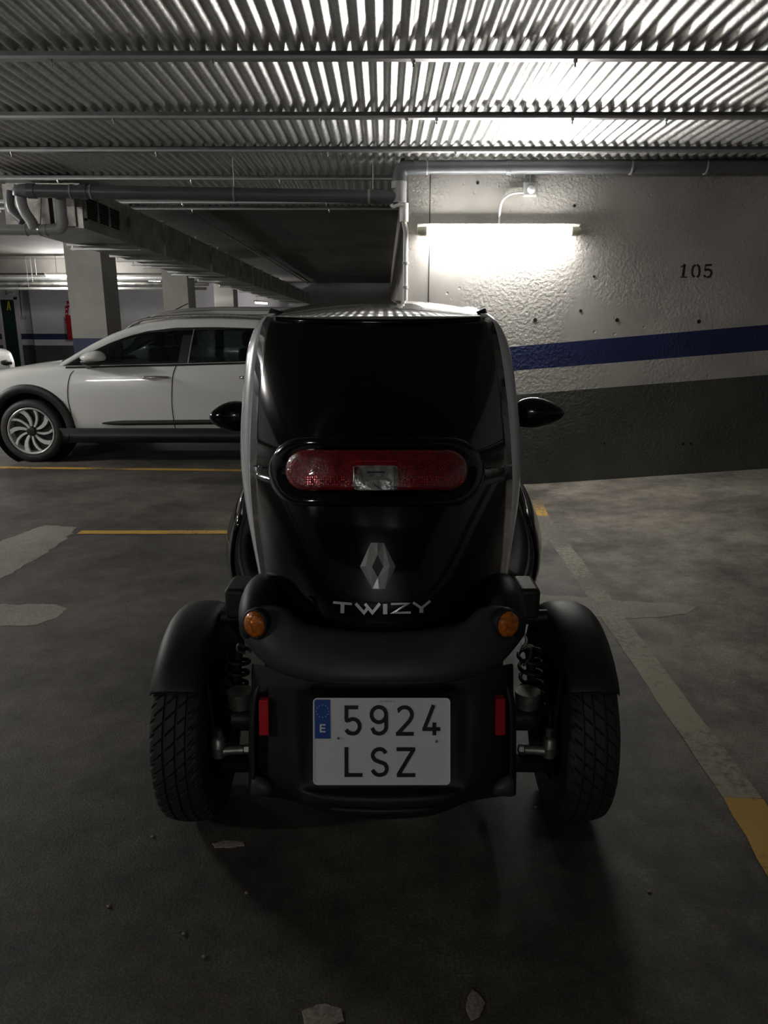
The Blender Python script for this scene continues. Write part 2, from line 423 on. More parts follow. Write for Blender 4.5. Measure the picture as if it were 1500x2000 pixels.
def strut(y, x0, x1, bolts):
    # C channel, open side down: web, two flanges, two lips
    h, wd, t, lip = .032, .041, .003, .008
    z1 = ZS + .001; z0 = z1 - h
    pts = [(-wd/2+lip, z0), (-wd/2, z0), (-wd/2, z1), (wd/2, z1), (wd/2, z0), (wd/2-lip, z0), (wd/2-lip, z0+t), (wd/2-t, z0+t), (wd/2-t, z1-t), (-wd/2+t, z1-t), (-wd/2+t, z0+t), (-wd/2+lip, z0+t)]
    n = len(pts); vs = [(x0, y+a, b) for a, b in pts] + [(x1, y+a, b) for a, b in pts]
    fs = [(i, (i+1) % n, n+(i+1) % n, n+i) for i in range(n)]
    fm = [1 if i in (0, 4, 5, 11) else 0 for i in range(n)]
    o = mk('strut_channel', vs, fs, None, slab, smooth=False, mats=[M['strut'], M['strut_lip']], fmat=fm)
    low = mk('strut_lower_lip', [(x0, y-wd/2-.004, z0-.004), (x1, y-wd/2-.004, z0-.004), (x1, y-wd/2-.004, z0+.010), (x0, y-wd/2-.004, z0+.010),
                                 (x0, y+wd/2, z0-.004), (x1, y+wd/2, z0-.004)], [(0, 1, 2, 3), (0, 4, 5, 1)], M['strut_lip'], o, smooth=False)
    for bx in bolts:
        tube('threaded_rod', [(bx, y, z0-.035), (bx, y, z0+.02)], .005, M['bolt'], o, 8)
        tube('nut', [(bx, y, z0-.016), (bx, y, z0-.004)], .0105, M['bolt'], o, 6)
    return o
def bx(y, *pxs):
    return [at(p, interp([(3.9, 112), (5.1, 230), (6.06, 298), (7.34, 354)], y), y).x for p in pxs]
strut(1.1, -5.9, 5.9, [-2.4, -1.2, 0, 1.2, 2.4])
strut(2.55, -5.9, 5.9, [-2.4, -1.2, 0.05, 1.2, 2.4])
strut(3.95, -5.9, 5.9, bx(3.9, 92, 410, 808, 1129) + [2.7])
strut(4.96, -5.9, 5.9, bx(5.1, 236, 629, 793, 850, 1108, 1287))
strut(5.83, -5.9, 5.9, bx(6.06, 50, 322, 645, 884))
strut(6.86, -5.9, WX0 - .02, bx(7.34, 155, 398, 560))
strut(8.08, -5.9, WX0 - .02, [-4.2, -2.1, -.6])
strut(8.48, -5.9, WX0 - .02, [-4.2, -2.1, -.6])

# columns
def column(x0, x1, y0, y1):
    V, Fc, Fm = [], [], []
    ring = [(x0, y0), (x1, y0), (x1, y1), (x0, y1)]
    hs = (-.02, H_G, H_B0, H_B1 + .02, 2.93)
    for x, y in ring: V += [(x, y, z) for z in hs]
    for i in range(4):
        for k in range(4):
            a, b = i*5+k, ((i+1) % 4)*5+k; Fc.append((a, b, b+1, a+1)); Fm.append([1, 2, 2, 0][k])
    o = mk('column', V, Fc, None, smooth=False, mats=[M['column'], M['wall_g'], M['wall_b']], fmat=Fm)
    return o
cl = xp(140, 11.2)
for i, (yy, lab) in enumerate(((11.2, 'square concrete column beside the fire hose cabinet, blue painted base'), (16.0, 'square concrete column rising behind the white van'), (20.8, 'far square concrete column under the end of the duct'))):
    tag(column(cl, cl + .53, yy, yy + .62), lab, None, kind='structure')
box('trim_1', (-16, 17.6, 2.62), (-3.9, 18.05, 2.93), M['slab']); tag(bpy.data.objects['trim_1'], 'concrete beam across the far lanes', None, kind='structure')

# wall details: formwork joint, tie holes, bay number
jx = at(839, 450, WY).x
box('formwork_joint', (jx-.004, WY-.002, b_top(jx)), (jx+.004, WY+.01, 2.62), M['wall_g'], wall_f)
jx = at(905, 450, WY).x
box('formwork_joint', (jx-.002, WY-.001, b_top(jx)), (jx+.002, WY+.01, 2.62), M['column'], wall_f)
for px, py, r in ((1045, 625, 4), (1205, 625, 4), (1365, 628, 4), (1180, 866, 2.5), (1334, 867, 3), (1349, 866, 3), (933, 357, 3), (1122, 402, 3), (1160, 540, 2.5), (1134, 607, 3)):
    p = at(px, py, WY); rr = r * 6 / F
    tube('tie_hole', [(p.x, WY-.0035, p.z), (p.x, WY+.02, p.z)], rr, M['hole'], wall_f, 10)
nm = lambda x, y: at(1000 + x/3, 480 + y/3, WY - .003)
num = [([(1013, 107), (1002, 180)], 15), ([(988, 124), (1016, 112)], 7), ([(986, 184), (1026, 184)], 7),
       ([(1076, 112), (1062, 122), (1056, 148), (1058, 172), (1070, 184)], 13), ([(1084, 110), (1096, 122), (1100, 148), (1096, 172), (1084, 185)], 13),
       ([(1132, 114), (1172, 112)], 13), ([(1134, 112), (1130, 146)], 7), ([(1128, 144), (1148, 138), (1166, 146), (1170, 162), (1160, 180), (1142, 186)], 13), ([(1124, 172), (1136, 184)], 12)]
v, f = stroke(num, 12, nm); mk('bay_number', v, f, M['stencil'], wall_f, smooth=False)['label'] = 'stencilled black number 105'

# ------------------------------------------------------------------ lamps
def tube_lamp(a, b, z, strength, label, group=None, wall=False, caps=True):
    """batten lamp from a to b (x, y) with its tube; wall = hung on the lit wall"""
    A, B = Vector((a[0], a[1], z)), Vector((b[0], b[1], z)); d = (B - A).normalized(); mid = (A + B)/2
    s = Vector((0, 1, 0)) if wall else d.cross(Vector((0, 0, 1)))
    up = Vector((0, 0, 1))
    t = empty('tube_lamp', mid, label, 'lamp', group)
    L = (B - A).length
    if wall:
        prof = [(-.052, -.045), (-.052, .045), (.0, .05), (.0, -.05)]
        path = lambda q: q
        hs = [(.0, -.030), (-.045, -.030), (-.045, .030), (-.090, .038), (-.090, .047), (.0, .049)]
    else:
        hs = [(-.04, .06), (-.03, .01), (.03, .01), (.04, .06)]
    vs = [A + d*.0 + s*p + up*q for p, q in hs] + [B + s*p + up*q for p, q in hs]
    n = len(hs); fs = [(i, (i+1) % n, n+(i+1) % n, n+i) for i in range(n)] + [tuple(range(n))[::-1], tuple(range(n, 2*n))]
    mk('housing', vs, fs, M['lamp_body'], t, smooth=False, bevel=.004)
    off = s * -.088 + up * -.012 if wall else up * -.022
    tr = .042 if wall else .018
    e = .075 if wall else .03
    vs, fs = tube_geo([A + d*e + off, A + d*(e+.012) + off, B - d*(e+.012) + off, B - d*e + off], [tr*.8, tr, tr, tr*.8], 16)
    mk('tube', vs, fs, emitter('tube_light', strength), t)
    for q, k in ((A, 1), (B, -1)):
        vs, fs = tube_geo([q + off, q + d*k*.02 + off, q + d*k*e*1.02 + off], [tr*.72, tr*.86, tr*.92], 12)
        c = mk('end_cap', vs, fs, M['lamp_cap'], t, angle=40)
    if not wall:
        for q in (.2, .8):
            p = A + d*L*q
            tube('hanger', [p + up*.05, (p.x, p.y, 2.925 if p.y > 9 or p.x < -5.9 else ZS + .005)], .006, M['bolt'], t, 6)
    return t
pl, pr = at(815, 449, WY - .06), at(1132, 450, WY - .06)
tube_lamp((pl.x, WY), (pr.x, WY), (pl.z + pr.z)/2, LAMP_WALL, 'glowing tube lamp on the rough wall below the junction box', wall=True)
tube_lamp((-6.35, -.4), (-5.1, -.4), 2.45, LAMP_LANE_AND_FILL*.5, 'tube lamp over the lane, its streak mirrored in the white car doors')
tube_lamp((-1.3, -7.5), (.0, -7.5), 2.5, LAMP_BACK_FILL, 'added fill tube lamp at the near end of the car park')  # unseen fill lamp added behind the camera to light the plate and rear
tube_lamp((-6.9, 5.6), (-6.9, 6.9), 2.5, LAMP_LANE_AND_FILL*1.0, 'added fill tube lamp over the lane in front of the white crossover')  # added out of view as fill for the crossover and the column fronts
tube_lamp((-9.4, 12.0), (-9.4, 13.3), 2.5, LAMP_LANE_AND_FILL*.7, 'added fill tube lamp over the lane before the white hatchback')  # another unseen lamp, added to brighten the left lanes
a, b = at(88, 538, 16.6), at(150, 538, 16.6)
tube_lamp((a.x, 16.6), (a.x + 1.3, 16.6), a.z - .0, LAMP_FAR, 'glowing tube lamp left of the concrete column, over the fire cabinet')
a = at(255, 543, 19.4); tube_lamp((a.x, 19.4), (a.x + .5, 20.3), a.z, LAMP_FAR, 'glowing tube lamp in the gap between two columns')
a = at(497, 590, 24.5); tube_lamp((a.x, 24.5), (a.x + .3, 25.3), a.z, LAMP_FAR*.4, 'small distant tube lamp under the end of the duct')

# junction box and conduit above the wall lamp
jb = at(1034, 371, WY); t = empty('junction_box', (jb.x, WY, jb.z), 'square grey junction box on the wall above the tube lamp', 'electrical box')
box('box_body', (jb.x-.055, WY-.05, jb.z-.055), (jb.x+.055, WY+.005, jb.z+.055), M['pvc_l'], t, bevel=.005)
box('box_lid', (jb.x-.048, WY-.058, jb.z-.048), (jb.x+.048, WY-.05, jb.z+.048), M['pvc_l'], t, bevel=.003)
ellipsoid('cover_dome', (jb.x+.004, WY-.058, jb.z-.006), (.032, .02, .032), M['pvc_w'], t)
q = [at(px, py, WY - .025) for px, py in ((1024, 376), (1006, 377), (992, 382), (982, 392), (977, 408), (975.5, 424), (975, 440))]
tag(tube('conduit_pipe', smooth_path(q, 5), .009, M['pvc_w']), 'thin curved conduit from the junction box to the tube lamp', 'pipe')
q = [at(1036, 358, WY - .025), at(1036, 300, WY - .025)]
tag(tube('conduit_pipe', [q[0], (q[0].x, WY - .025, 2.64)], .008, M['pvc_l']), 'short upright conduit between junction box and drain pipe', 'pipe')

# ------------------------------------------------------------------ drain pipes
def ring(p, d, r, wd, m, parent, name='pipe_collar'):
    p, d = Vector(p), Vector(d).normalized()
    return tube(name, [p - d*wd/2, p + d*wd/2], r, m, parent, 20)
PY = WY - .13
t = empty('drain_pipe', at(779, 385, PY), 'long grey plastic drain pipe run with elbows, tap and pale bends', 'pipe')
a, b = at(806, 327, PY), at(1500, 324, PY); b = a + (b - a) * 1.6
tube('pipe_run', [a, b], .052, M['pvc'], t, 24)
for px in (812, 834, 993, 1232, 1378):
    ring(at(px, 326.5, PY), (1, 0, 0), .058, .012 if px in (834, 1232, 1378) else .04, M['pvc_l'] if px in (1232, 1378, 834) else M['pvc'], t)
# elbow down to the lower pipe
e = [at(806, 327, PY), at(790, 329, PY), at(782, 338, PY), at(780, 352, PY), at(779, 372, PY)]
tube('elbow', smooth_path(e, 5), .056, M['pvc'], t, 20)
ring(at(779.5, 362, PY), (0, 0, 1), .062, .05, M['pvc_l'], t, 'elbow_socket')

a, b = at(778, 385, PY), at(62, 373, PY - .05)
tube('pipe_run', [a, b], .05, M['pvc'], t, 24)
dd = a - b
for px, wd, mm in ((720, .02, 'pvc_l'), (735, .06, 'pvc'), (456, .014, 'pvc_l'), (178, .012, 'pvc_l'), (163, .06, 'pvc'), (139, .012, 'pvc_l'), (62, .06, 'pvc')):
    k = (px - 62) / (778 - 62); p = b + dd*k
    ring(p, dd, .057, wd, M[mm], t)
for px in (456, 728):
    k = (px - 62) / (778 - 62); p = b + dd*k
    tube('hanger_rod', [p + Vector((0, 0, .05)), (p.x, p.y, ZS + .003)], .004, M['bolt'], t, 6)
# tee, tap and white stand pipe at the wall corner
p = at(780, 378, PY)
tube('tee', [p + Vector((0, 0, .07)), p + Vector((0, 0, -.07))], .058, M['pvc_l'], t, 20)
c = at(789, 410, PY)
tube('reducer', [(p.x, p.y, p.z - .06), (c.x, PY, c.z + .04)], [.045, .032], M['pvc_w'], t, 16)
tube('valve_body', [(c.x, PY, c.z + .05), (c.x, PY, c.z - .09)], .036, M['pvc_w'], t, 16)
tube('valve_handle', smooth_path([at(790, 402, PY-.02), at(778, 400, PY-.03), at(768, 404, PY-.03), at(764, 399, PY-.03)], 3), .014, M['pvc_w'], t, 10)
vx = at(792, 500, PY + .09).x
tube('upright', [(c.x, PY, c.z - .08), (vx, PY + .06, c.z - .16), (vx, PY + .09, c.z - .24), (vx, PY + .09, .02)], .021, M['pvc_w'], t, 14)
for py in (512, 560):
    ring((vx, PY + .09, at(790, py, PY).z), (0, 0, 1), .028, .02, M['pvc_l'], t, 'pipe_clip')

# knot of drain pipes at the left end
LY = 6.28
tube('pipe_run', [at(-60, 448, LY), at(60, 449, LY), at(108, 448, LY)], .041, M['pvc_l'], t, 18)
tube('elbow', smooth_path([at(106, 448, LY), at(118, 446, LY), at(122, 436, LY), at(121, 425, LY)], 5), .045, M['pvc_l'], t, 18)
tube('riser', [at(121, 426, LY), at(118, 385, LY)], .041, M['pvc_l'], t, 18)
tube('swept_bend', smooth_path([at(40, 378, LY-.02), at(42, 396, LY-.02), at(49, 415, LY-.02), at(62, 434, LY-.02), at(66, 446, LY-.01)], 5), .043, M['pvc_l'], t, 18)
tube('swept_bend', smooth_path([at(62, 373, LY-.06), at(40, 373, LY-.04), at(38, 382, LY-.03)], 5), .052, M['pvc'], t, 18)
tube('branch', smooth_path([at(20, 372, LY+.05), at(20, 400, LY+.05), at(30, 418, LY+.05), at(45, 432, LY+.03)], 5), .034, M['pvc'], t, 16)
for px in (78, 91, 52):
    ring(at(px, 449, LY), (1, 0, 0), .047, .014, M['bolt'] if px == 78 else M['pvc_l'], t)
tube('hanger_rod', [at(79, 442, LY), at(81, 380, LY)], .004, M['bolt'], t, 6)

# ------------------------------------------------------------------ air duct
DX0, DX1, DZ0, DZ1, DY0 = -3.23, -2.60, 2.20, 2.56, 6.66
t = empty('air_duct', ((DX0+DX1)/2, DY0, DZ0), 'rectangular galvanised air duct running back along the lane', 'duct')
y = DY0; k = 0
while y < 26.0:
    y2 = min(y + 1.19, 26.2)
    box('duct_section', (DX0, y + .004, DZ0), (DX1, y2 - .004, DZ1), M['duct'], t)
    for yy in (y2,):
        fl_ = box('flange', (DX0 - .022, yy - .012, DZ0 - .022), (DX1 + .022, yy + .012, DZ1 + .022), M['duct'], t)
    y = y2; k += 1
# end panels facing the lane
pxz = lambda px: at(px, 415, DY0).x
for p0, p1, mm in ((12, 36, 'duct_insul'), (39, 98, 'duct_insul'), (107, 148, 'duct_insul')):
    box('end_panel', (pxz(p0), DY0 - .02, DZ0 + .012), (pxz(p1), DY0 + .002, DZ1 - .01), M[mm], t)
box('end_gap', (pxz(98.5), DY0 - .006, DZ0 + .02), (pxz(106.5), DY0 + .003, DZ1 - .01), M['hole'], t)
# louvre on the side face
g0, g1 = DY0 + .06, DY0 + .90
gz0, gz1 = 2.275, 2.475
g = box('grille_back', (DX1 + .0005, g0, gz0), (DX1 + .003, g1, gz1), M['hole'], t)
for i in range(4):
    yy = g0 + (g1 - g0)*i/3
    box('grille_mullion', (DX1, yy - .012, gz0 - .008), (DX1 + .016, yy + .012, gz1 + .008), M['duct'], t)
for zz in (gz0, gz1):
    box('grille_rail', (DX1, g0 - .012, zz - .01), (DX1 + .016, g1 + .012, zz + .01), M['duct'], t)
ns = 9
for i in range(3):
    ya, yb = g0 + (g1-g0)*i/3 + .012, g0 + (g1-g0)*(i+1)/3 - .012
    for j in range(ns):
        zz = gz0 + (gz1-gz0)*(j+.5)/ns
        mk('louvre_slat', [(DX1+.002, ya, zz+.006), (DX1+.002, yb, zz+.006), (DX1+.013, yb, zz-.002), (DX1+.013, ya, zz-.002), (DX1+.002, ya, zz+.004), (DX1+.002, yb, zz+.004), (DX1+.013, yb, zz-.0035), (DX1+.013, ya, zz-.0035)],
           [(0,1,2,3),(7,6,5,4),(0,4,5,1),(2,6,7,3)], M['strut'], t, smooth=False)
# trapeze hangers under it
for yy in (8.02, 9.35, 9.9, 10.35, 11.7, 13.3, 15, 17, 19.2, 21.6):
    h = box('hanger_bar', (DX0 - .05, yy - .022, DZ0 - .045), (DX1 + .05, yy + .022, DZ0 - .023), M['strut_lip'], t)
    for xx in (DX0 - .035,):
        tube('hanger_rod', [(xx, yy, DZ0 - .05), (xx, yy, 2.925 if yy > 8.75 else 2.655)], .005, M['bolt'], h, 6)
# second, flatter duct branching left under the slab
# small conduit on the dark slab
t = tube('ceiling_conduit', [(-2.62, 9.0, 2.88), (-2.62, 26, 2.88)], .02, M['pvc_l']); tag(t, 'thin pale conduit fixed under the dark slab', 'pipe')
for yy in (10.6, 13.2, 16, 19): ring((-2.62, yy, 2.88), (0, 1, 0), .032, .07, M['pvc_l'], t, 'conduit_clip')
# far pipes carrying the lamps
for i, (zz, rr, mm, yy) in enumerate(((2.50, .07, 'galv', 17.45), (2.24, .03, 'pvc_l', 17.0), (2.36, .05, 'duct', 17.23))):
    o = tube('service_pipe', [(-15.5, yy, zz), (-4.0, yy, zz)], rr, M[mm], None, 14)
    tag(o, ('thick shiny service pipe below the far beam', 'thin lowest service pipe below the far beam', 'middle service pipe below the far beam')[i], 'pipe')
    for k in range(7):
        x = -14.8 + k*1.7
        tube('pipe_hanger', [(x, yy, zz + rr), (x, yy, 2.63 if yy < 17.55 and yy > 17.6 else 2.925)], .006, M['bolt'], o, 6)

# ------------------------------------------------------------------ far left door, fire point
dz = lambda py: at(20, py, FY).z
dA = empty('door_1', (xp(21, FY), FY, 0), 'dark green door with a yellow letter A', None, kind='structure'); 
x0, x1 = at(6, 640, FY).x, at(37, 640, FY).x
leaf = box('door_leaf', (x0 + .03, FY - .05, .01), (x1 - .03, FY + .01, 2.36), M['green'], dA)
for xx in (x0, x1): box('door_frame', (xx - .05, FY - .06, .0), (xx + .05, FY + .01, 2.44), M['far_w'], dA)
box('door_frame', (x0 - .05, FY - .06, 2.36), (x1 + .05, FY + .01, 2.44), M['far_w'], dA)
am = lambda x, y: at(x, y, FY - .053)
v, f = stroke([([(14.5, 606), (16.5, 588)], 2.2), ([(20.5, 606), (16.8, 588)], 2.2), ([(15, 600), (20, 600)], 1.6)], 2, am); mk('letter', v, f, M['yellow'], leaf, smooth=False)
p = at(22, 571, FY - .06); t = box('exit_sign', (p.x - .11, FY - .12, p.z - .075), (p.x + .11, FY - .06, p.z + .075), M['sign_w']); tag(t, 'small pale sign hung above the green door', 'sign')
box('sign_face', (p.x - .085, FY - .124, p.z - .05), (p.x + .085, FY - .119, p.z + .05), M['pvc_l'], t)
tube('sign_cable', [(p.x, FY - .09, p.z + .07), (p.x, FY - .09, 2.93)], .008, M['steel_d'], t, 6)
p = at(46, 620, FY); t = box('wall_switch', (p.x - .09, FY - .06, p.z - .07), (p.x + .09, FY + .002, p.z + .05), M['pvc_l'], None, bevel=.01); tag(t, 'small grey switch box on the wall beside the green door', 'switch')
tube('cable', [(p.x - .05, FY - .02, p.z), (at(38, 560, FY).x, FY - .02, 2.93)], .012, M['steel_d'], t, 6)
SY = FY - .5
c0, c1 = at(135, 640, SY), at(149.5, 640, SY); zt, zb = at(140, 616, SY).z, at(140, 664, SY).z
t = box('fire_cabinet', (c0.x, SY - .22, zb), (c1.x, SY + .002, zt), M['red'], None, bevel=.01); tag(t, 'tall red fire hose cabinet on the far wall pilaster', 'cabinet')
box('cabinet_door', (c0.x + .03, SY - .235, zb + .05), (c1.x - .03, SY - .218, zt - .05), M['red'], t, bevel=.004)
for i, (px, py, hw, hh, lab) in enumerate(((134, 594, 2.4, 6, 'upper red and white fire sign on the pilaster'), (131, 603, 2.8, 5, 'middle red fire sign on the pilaster'), (131, 612, 2.6, 4, 'lower red fire sign right above the hose cabinet'), (129.5, 627, 2.2, 4, 'small red alarm call point beside the hose cabinet'))):
    p = at(px, py, SY); k = 25.2/F
    t = box('fire_sign' if i < 3 else 'alarm_button', (p.x - hw*k, SY - .03, p.z - hh*k), (p.x + hw*k, SY + .002, p.z + hh*k), M['red']); tag(t, lab, 'sign' if i < 3 else 'alarm')
    box('pictogram', (p.x - hw*k*.5, SY - .033, p.z - hh*k*.4), (p.x + hw*k*.3, SY - .029, p.z + hh*k*.1), M['sign_w'], t)

# ------------------------------------------------------------------ floor markings and patches
def strip(name, pts, wd, m, label, cat, lift=.003):
    rows = []
    P = [Vector((x, y, 0)) for x, y in pts]
    for i, p in enumerate(P):
        d = (P[min(i+1, len(P)-1)] - P[max(i-1, 0)]).normalized(); s = Vector((-d.y, d.x, 0))
        j = random.uniform(-.004, .004)
        rows.append([(q.x, q.y, floor_z(q.x) + lift) for q in (p + s*(wd/2+j), p + s*(wd/6), p - s*(wd/6), p - s*(wd/2-j))])
    return tag(grid(name, rows, m, None, smooth=False), label, cat)
def fpix(px, py, z=0):
    v = (1000.0 - py)/F; u = (px - 750.0)/F
    t = (CAM_H - z) / (math.sin(PITCH) - v*math.cos(PITCH)); return Vector((u*t, t*(math.cos(PITCH) + v*math.sin(PITCH)), z))
a, b = fpix(1047, 996), fpix(1498, 1610)
def lerp2(a, b, n, ext0=0, ext1=0): return [(a.x + (b.x-a.x)*k, a.y + (b.y-a.y)*k) for k in [(-ext0 + (1+ext0+ext1)*i/n) for i in range(n+1)]]
# the long bay line: yellow at its ends, scuffed pale between
A0, A1 = fpix(1051, 990), fpix(1056, 1008); B0, B1 = fpix(1450, 1560), fpix(1530, 1690)
strip('bay_line', lerp2(A1, B0, 40), .115, M['line_r'], 'long scuffed pale bay line beside the small black car', 'floor marking')
strip('bay_line', lerp2(fpix(1046, 982), A1, 6, .2, 0), .115, M['line_y'], 'yellow far end of the bay line near the lit wall', 'floor marking')
strip('bay_line', lerp2(B0, B1, 8, 0, 1.5), .115, M['line_y'], 'yellow near end of the scuffed bay line', 'floor marking')
a, b = fpix(0, 913.5), fpix(470, 919); strip('bay_line', lerp2(a, b, 20, .5, .05), .10, M['line_y'], 'yellow bay line along the side of the white car', 'floor marking')
a, b = fpix(155, 1040), fpix(470, 1040); strip('bay_line', lerp2(a, b, 16, 0, .1), .085, M['line_y'], 'yellow bay line starting at the pale cement patch', 'floor marking')
def patch(name, pxpts, m, label, lift=.004):
    P = [fpix(*q) for q in pxpts]; P = [p.copy() for p in P]
    out = []
    for i in range(len(P)):
        a, b = P[i], P[(i+1) % len(P)]
        for k in range(6):
            q = a + (b - a)*(k/6); q += Vector((random.uniform(-1, 1), random.uniform(-1, 1), 0))*min(.02, (b-a).length*.05); out.append(q)
    c = sum(out, Vector())/len(out); n = len(out)
    vs = [(q.x, q.y, floor_z(q.x) + .0005) for q in out] + [(q.x, q.y, floor_z(q.x) + lift*.6) for q in [c + (p-c)*.97 for p in out]] + [(c.x, c.y, floor_z(c.x) + lift)]
    fs = [(i, (i+1) % n, n+(i+1) % n, n+i) for i in range(n)] + [(n+i, n+(i+1) % n, 2*n) for i in range(n)]
    return tag(mk(name, vs, fs, m, None, smooth=False), label, 'floor patch')
patch('cement_patch', [(-40, 1150), (-60, 1085), (40, 1042), (92, 1025), (150, 1030), (140, 1045), (105, 1070), (55, 1102), (0, 1132)], M['patch'], 'pale cement patch at the end of the yellow line')
patch('cement_patch', [(-60, 1215), (-60, 1182), (60, 1180), (110, 1180), (132, 1190), (115, 1205), (70, 1222), (0, 1224)], M['patch'], 'rounded pale cement patch level with the rear wheels')
M['patch2'] = floor_material('patch_dusty', (.24, .218, .18), (.30, .272, .226), (.36, .33, .275), .7)
patch('cement_patch', [(1020, 1160), (1130, 1166), (1200, 1172), (1310, 1180), (1362, 1192), (1340, 1203), (1250, 1208), (1150, 1205), (1020, 1195)], M['patch2'], 'long dusty cement patch crossing the scuffed bay line')
patch('paint_splash', [(912, 1950), (922, 1932), (938, 1944), (948, 1962), (934, 1988), (920, 1994), (911, 1975)], M['patch2'], 'small pale splash on the dark floor behind the car')
patch('paint_splash', [(590, 1975), (630, 1960), (668, 1972), (672, 1995), (640, 2010), (596, 2008)], M['patch2'], 'broad faint pale splash on the dark floor')
patch('paint_splash', [(415, 1648), (440, 1643), (476, 1645), (478, 1652), (450, 1656), (420, 1656)], M['patch2'], 'thin pale scrap on the floor behind the left wheel')
for i, (px, py) in enumerate(((298, 1635), (213, 1771), (360, 1825), (399, 1869), (1268, 1742), (482, 1745), (1046, 1577), (233, 918), (1240, 1110), (137, 1148), (250, 1175))):
    p = fpix(px, py); s = .004
    o = ellipsoid('pebble', (p.x, p.y, floor_z(p.x) + s*.5), (s*1.4, s, s*.7), M['patch'], None, 8, 5)
    tag(o, 'tiny pale pebble lying on the dark floor', 'pebble', 'pebbles on the floor')

# ================================================================== the small black and white car seen from behind
AX = 1.86
tz = empty('microcar', (0, AX, 0), 'tiny two-seat electric car, gloss black rear with white side arches, open wheels', 'car')
cxp = lambda py: 738 + (py - 600)*.02
OUT = [(605, 205), (621, 229), (640, 243), (670, 256), (713, 264), (788, 271), (852, 276), (910, 276), (960, 271), (1012, 264), (1063, 254), (1128, 241), (1160, 236)]
INN = [(612, 205), (621, 222), (640, 229), (668, 236), (720, 243), (790, 250), (860, 254.5), (920, 256.5), (951, 256), (1000, 253), (1063, 247), (1128, 238), (1160, 233)]
YIN = [(605, 2.06), (720, 2.03), (860, 1.98), (951, 1.93), (1063, 1.87), (1160, 1.80)]
YC = [(600, 1.965), (626, 1.93), (700, 1.845), (780, 1.775), (850, 1.725), (920, 1.69), (1000, 1.655), (1100, 1.62), (1180, 1.597), (1240, 1.585)]
def g_(s): return abs(s)**2.5
def tsurf(px, py, off=0.0):
    """point on the black rear panel (off = proud of it)"""
    s = (px - cxp(py)) / interp(INN, py)
    Y = interp(YC, py) + (interp(YIN, py) - interp(YC, py))*g_(min(1.15, abs(s))) - off
    return at(px, py, Y)

# --- rear panels
CR = [626, 640, 665, 700, 740, 780, 815, 850, 885, 922, 924.5, 960, 1000, 1050, 1100, 1140, 1180, 1215, 1238]
ER = [619, 630, 653, 686, 722, 757, 788, 818, 850, 907, 909.5, 935, 968, 1005, 1040, 1070, 1100, 1125, 1145]
S = [-1 + i/12 for i in range(25)]
def panel_rows(k0, k1, extra=True):
    rows = []
    for k in range(k0, k1):
        pc = at(cxp(CR[k]), CR[k], interp(YC, CR[k])); row = []
        for s in S:
            e = at(cxp(ER[k]) + math.copysign(interp(INN, ER[k]), s if s else 1), ER[k], interp(YIN, ER[k]))
            gg = g_(s)
            row.append((pc.x + (e.x - pc.x)*abs(s) if s else pc.x, pc.y + (e.y - pc.y)*gg, pc.z + (e.z - pc.z)*gg))
        rows.append(row)
    return rows
from mathutils.bvhtree import BVHTree
_r = panel_rows(0, len(CR)); _n = len(S)
BV = BVHTree.FromPolygons([Vector(p) for r in _r for p in r], [(i*_n+j, i*_n+j+1, (i+1)*_n+j+1, (i+1)*_n+j) for i in range(len(_r)-1) for j in range(_n-1)])
def tsurf(px, py, off=0.0):
    d = at(px, py, 1.0) - cam.location; h = BV.ray_cast(cam.location, d.normalized())[0]
    return at(px, py, (h.y if h else interp(YC, py)) - off)
up = panel_rows(0, 10)
grid('rear_upper_panel', up, M['gloss_b'], tz, solid=.006)
lo = panel_rows(10, len(CR))
grid('rear_lower_panel', lo, M['gloss_b'], tz, solid=.006)
# --- roof: from the rear edge up over the crown to the windscreen
top = up[0]; rows = []
prof = [(0, 0), (.04, .012), (.12, .028), (.28, .050), (.48, .068), (.70, .076), (.92, .068), (1.12, .042), (1.28, .0)]
for dy, dzc in prof:
    row = []
    for p, s in zip(top, S):
        wd = 1.0 + .06*min(1, dy/.5) - .10*max(0, dy-.6)
        y = p[1] + dy*(1 - .04*abs(s)); z0 = p[2]
        row.append((p[0]*wd, y, z0 + dzc*(1 - .55*abs(s)**2.2)))
    rows.append(row)
grid('roof_panel', rows, M['roof'], tz, solid=.008)
# dark lip under the roof edge
grid('roof_rear_lip', [[(x*.985, y - a_, z + b_) for x, y, z in top[1:-1]] for a_, b_ in ((.004, .003), (.010, -.002), (.008, -.010), (-.01, -.014))], M['gloss_b'], tz)
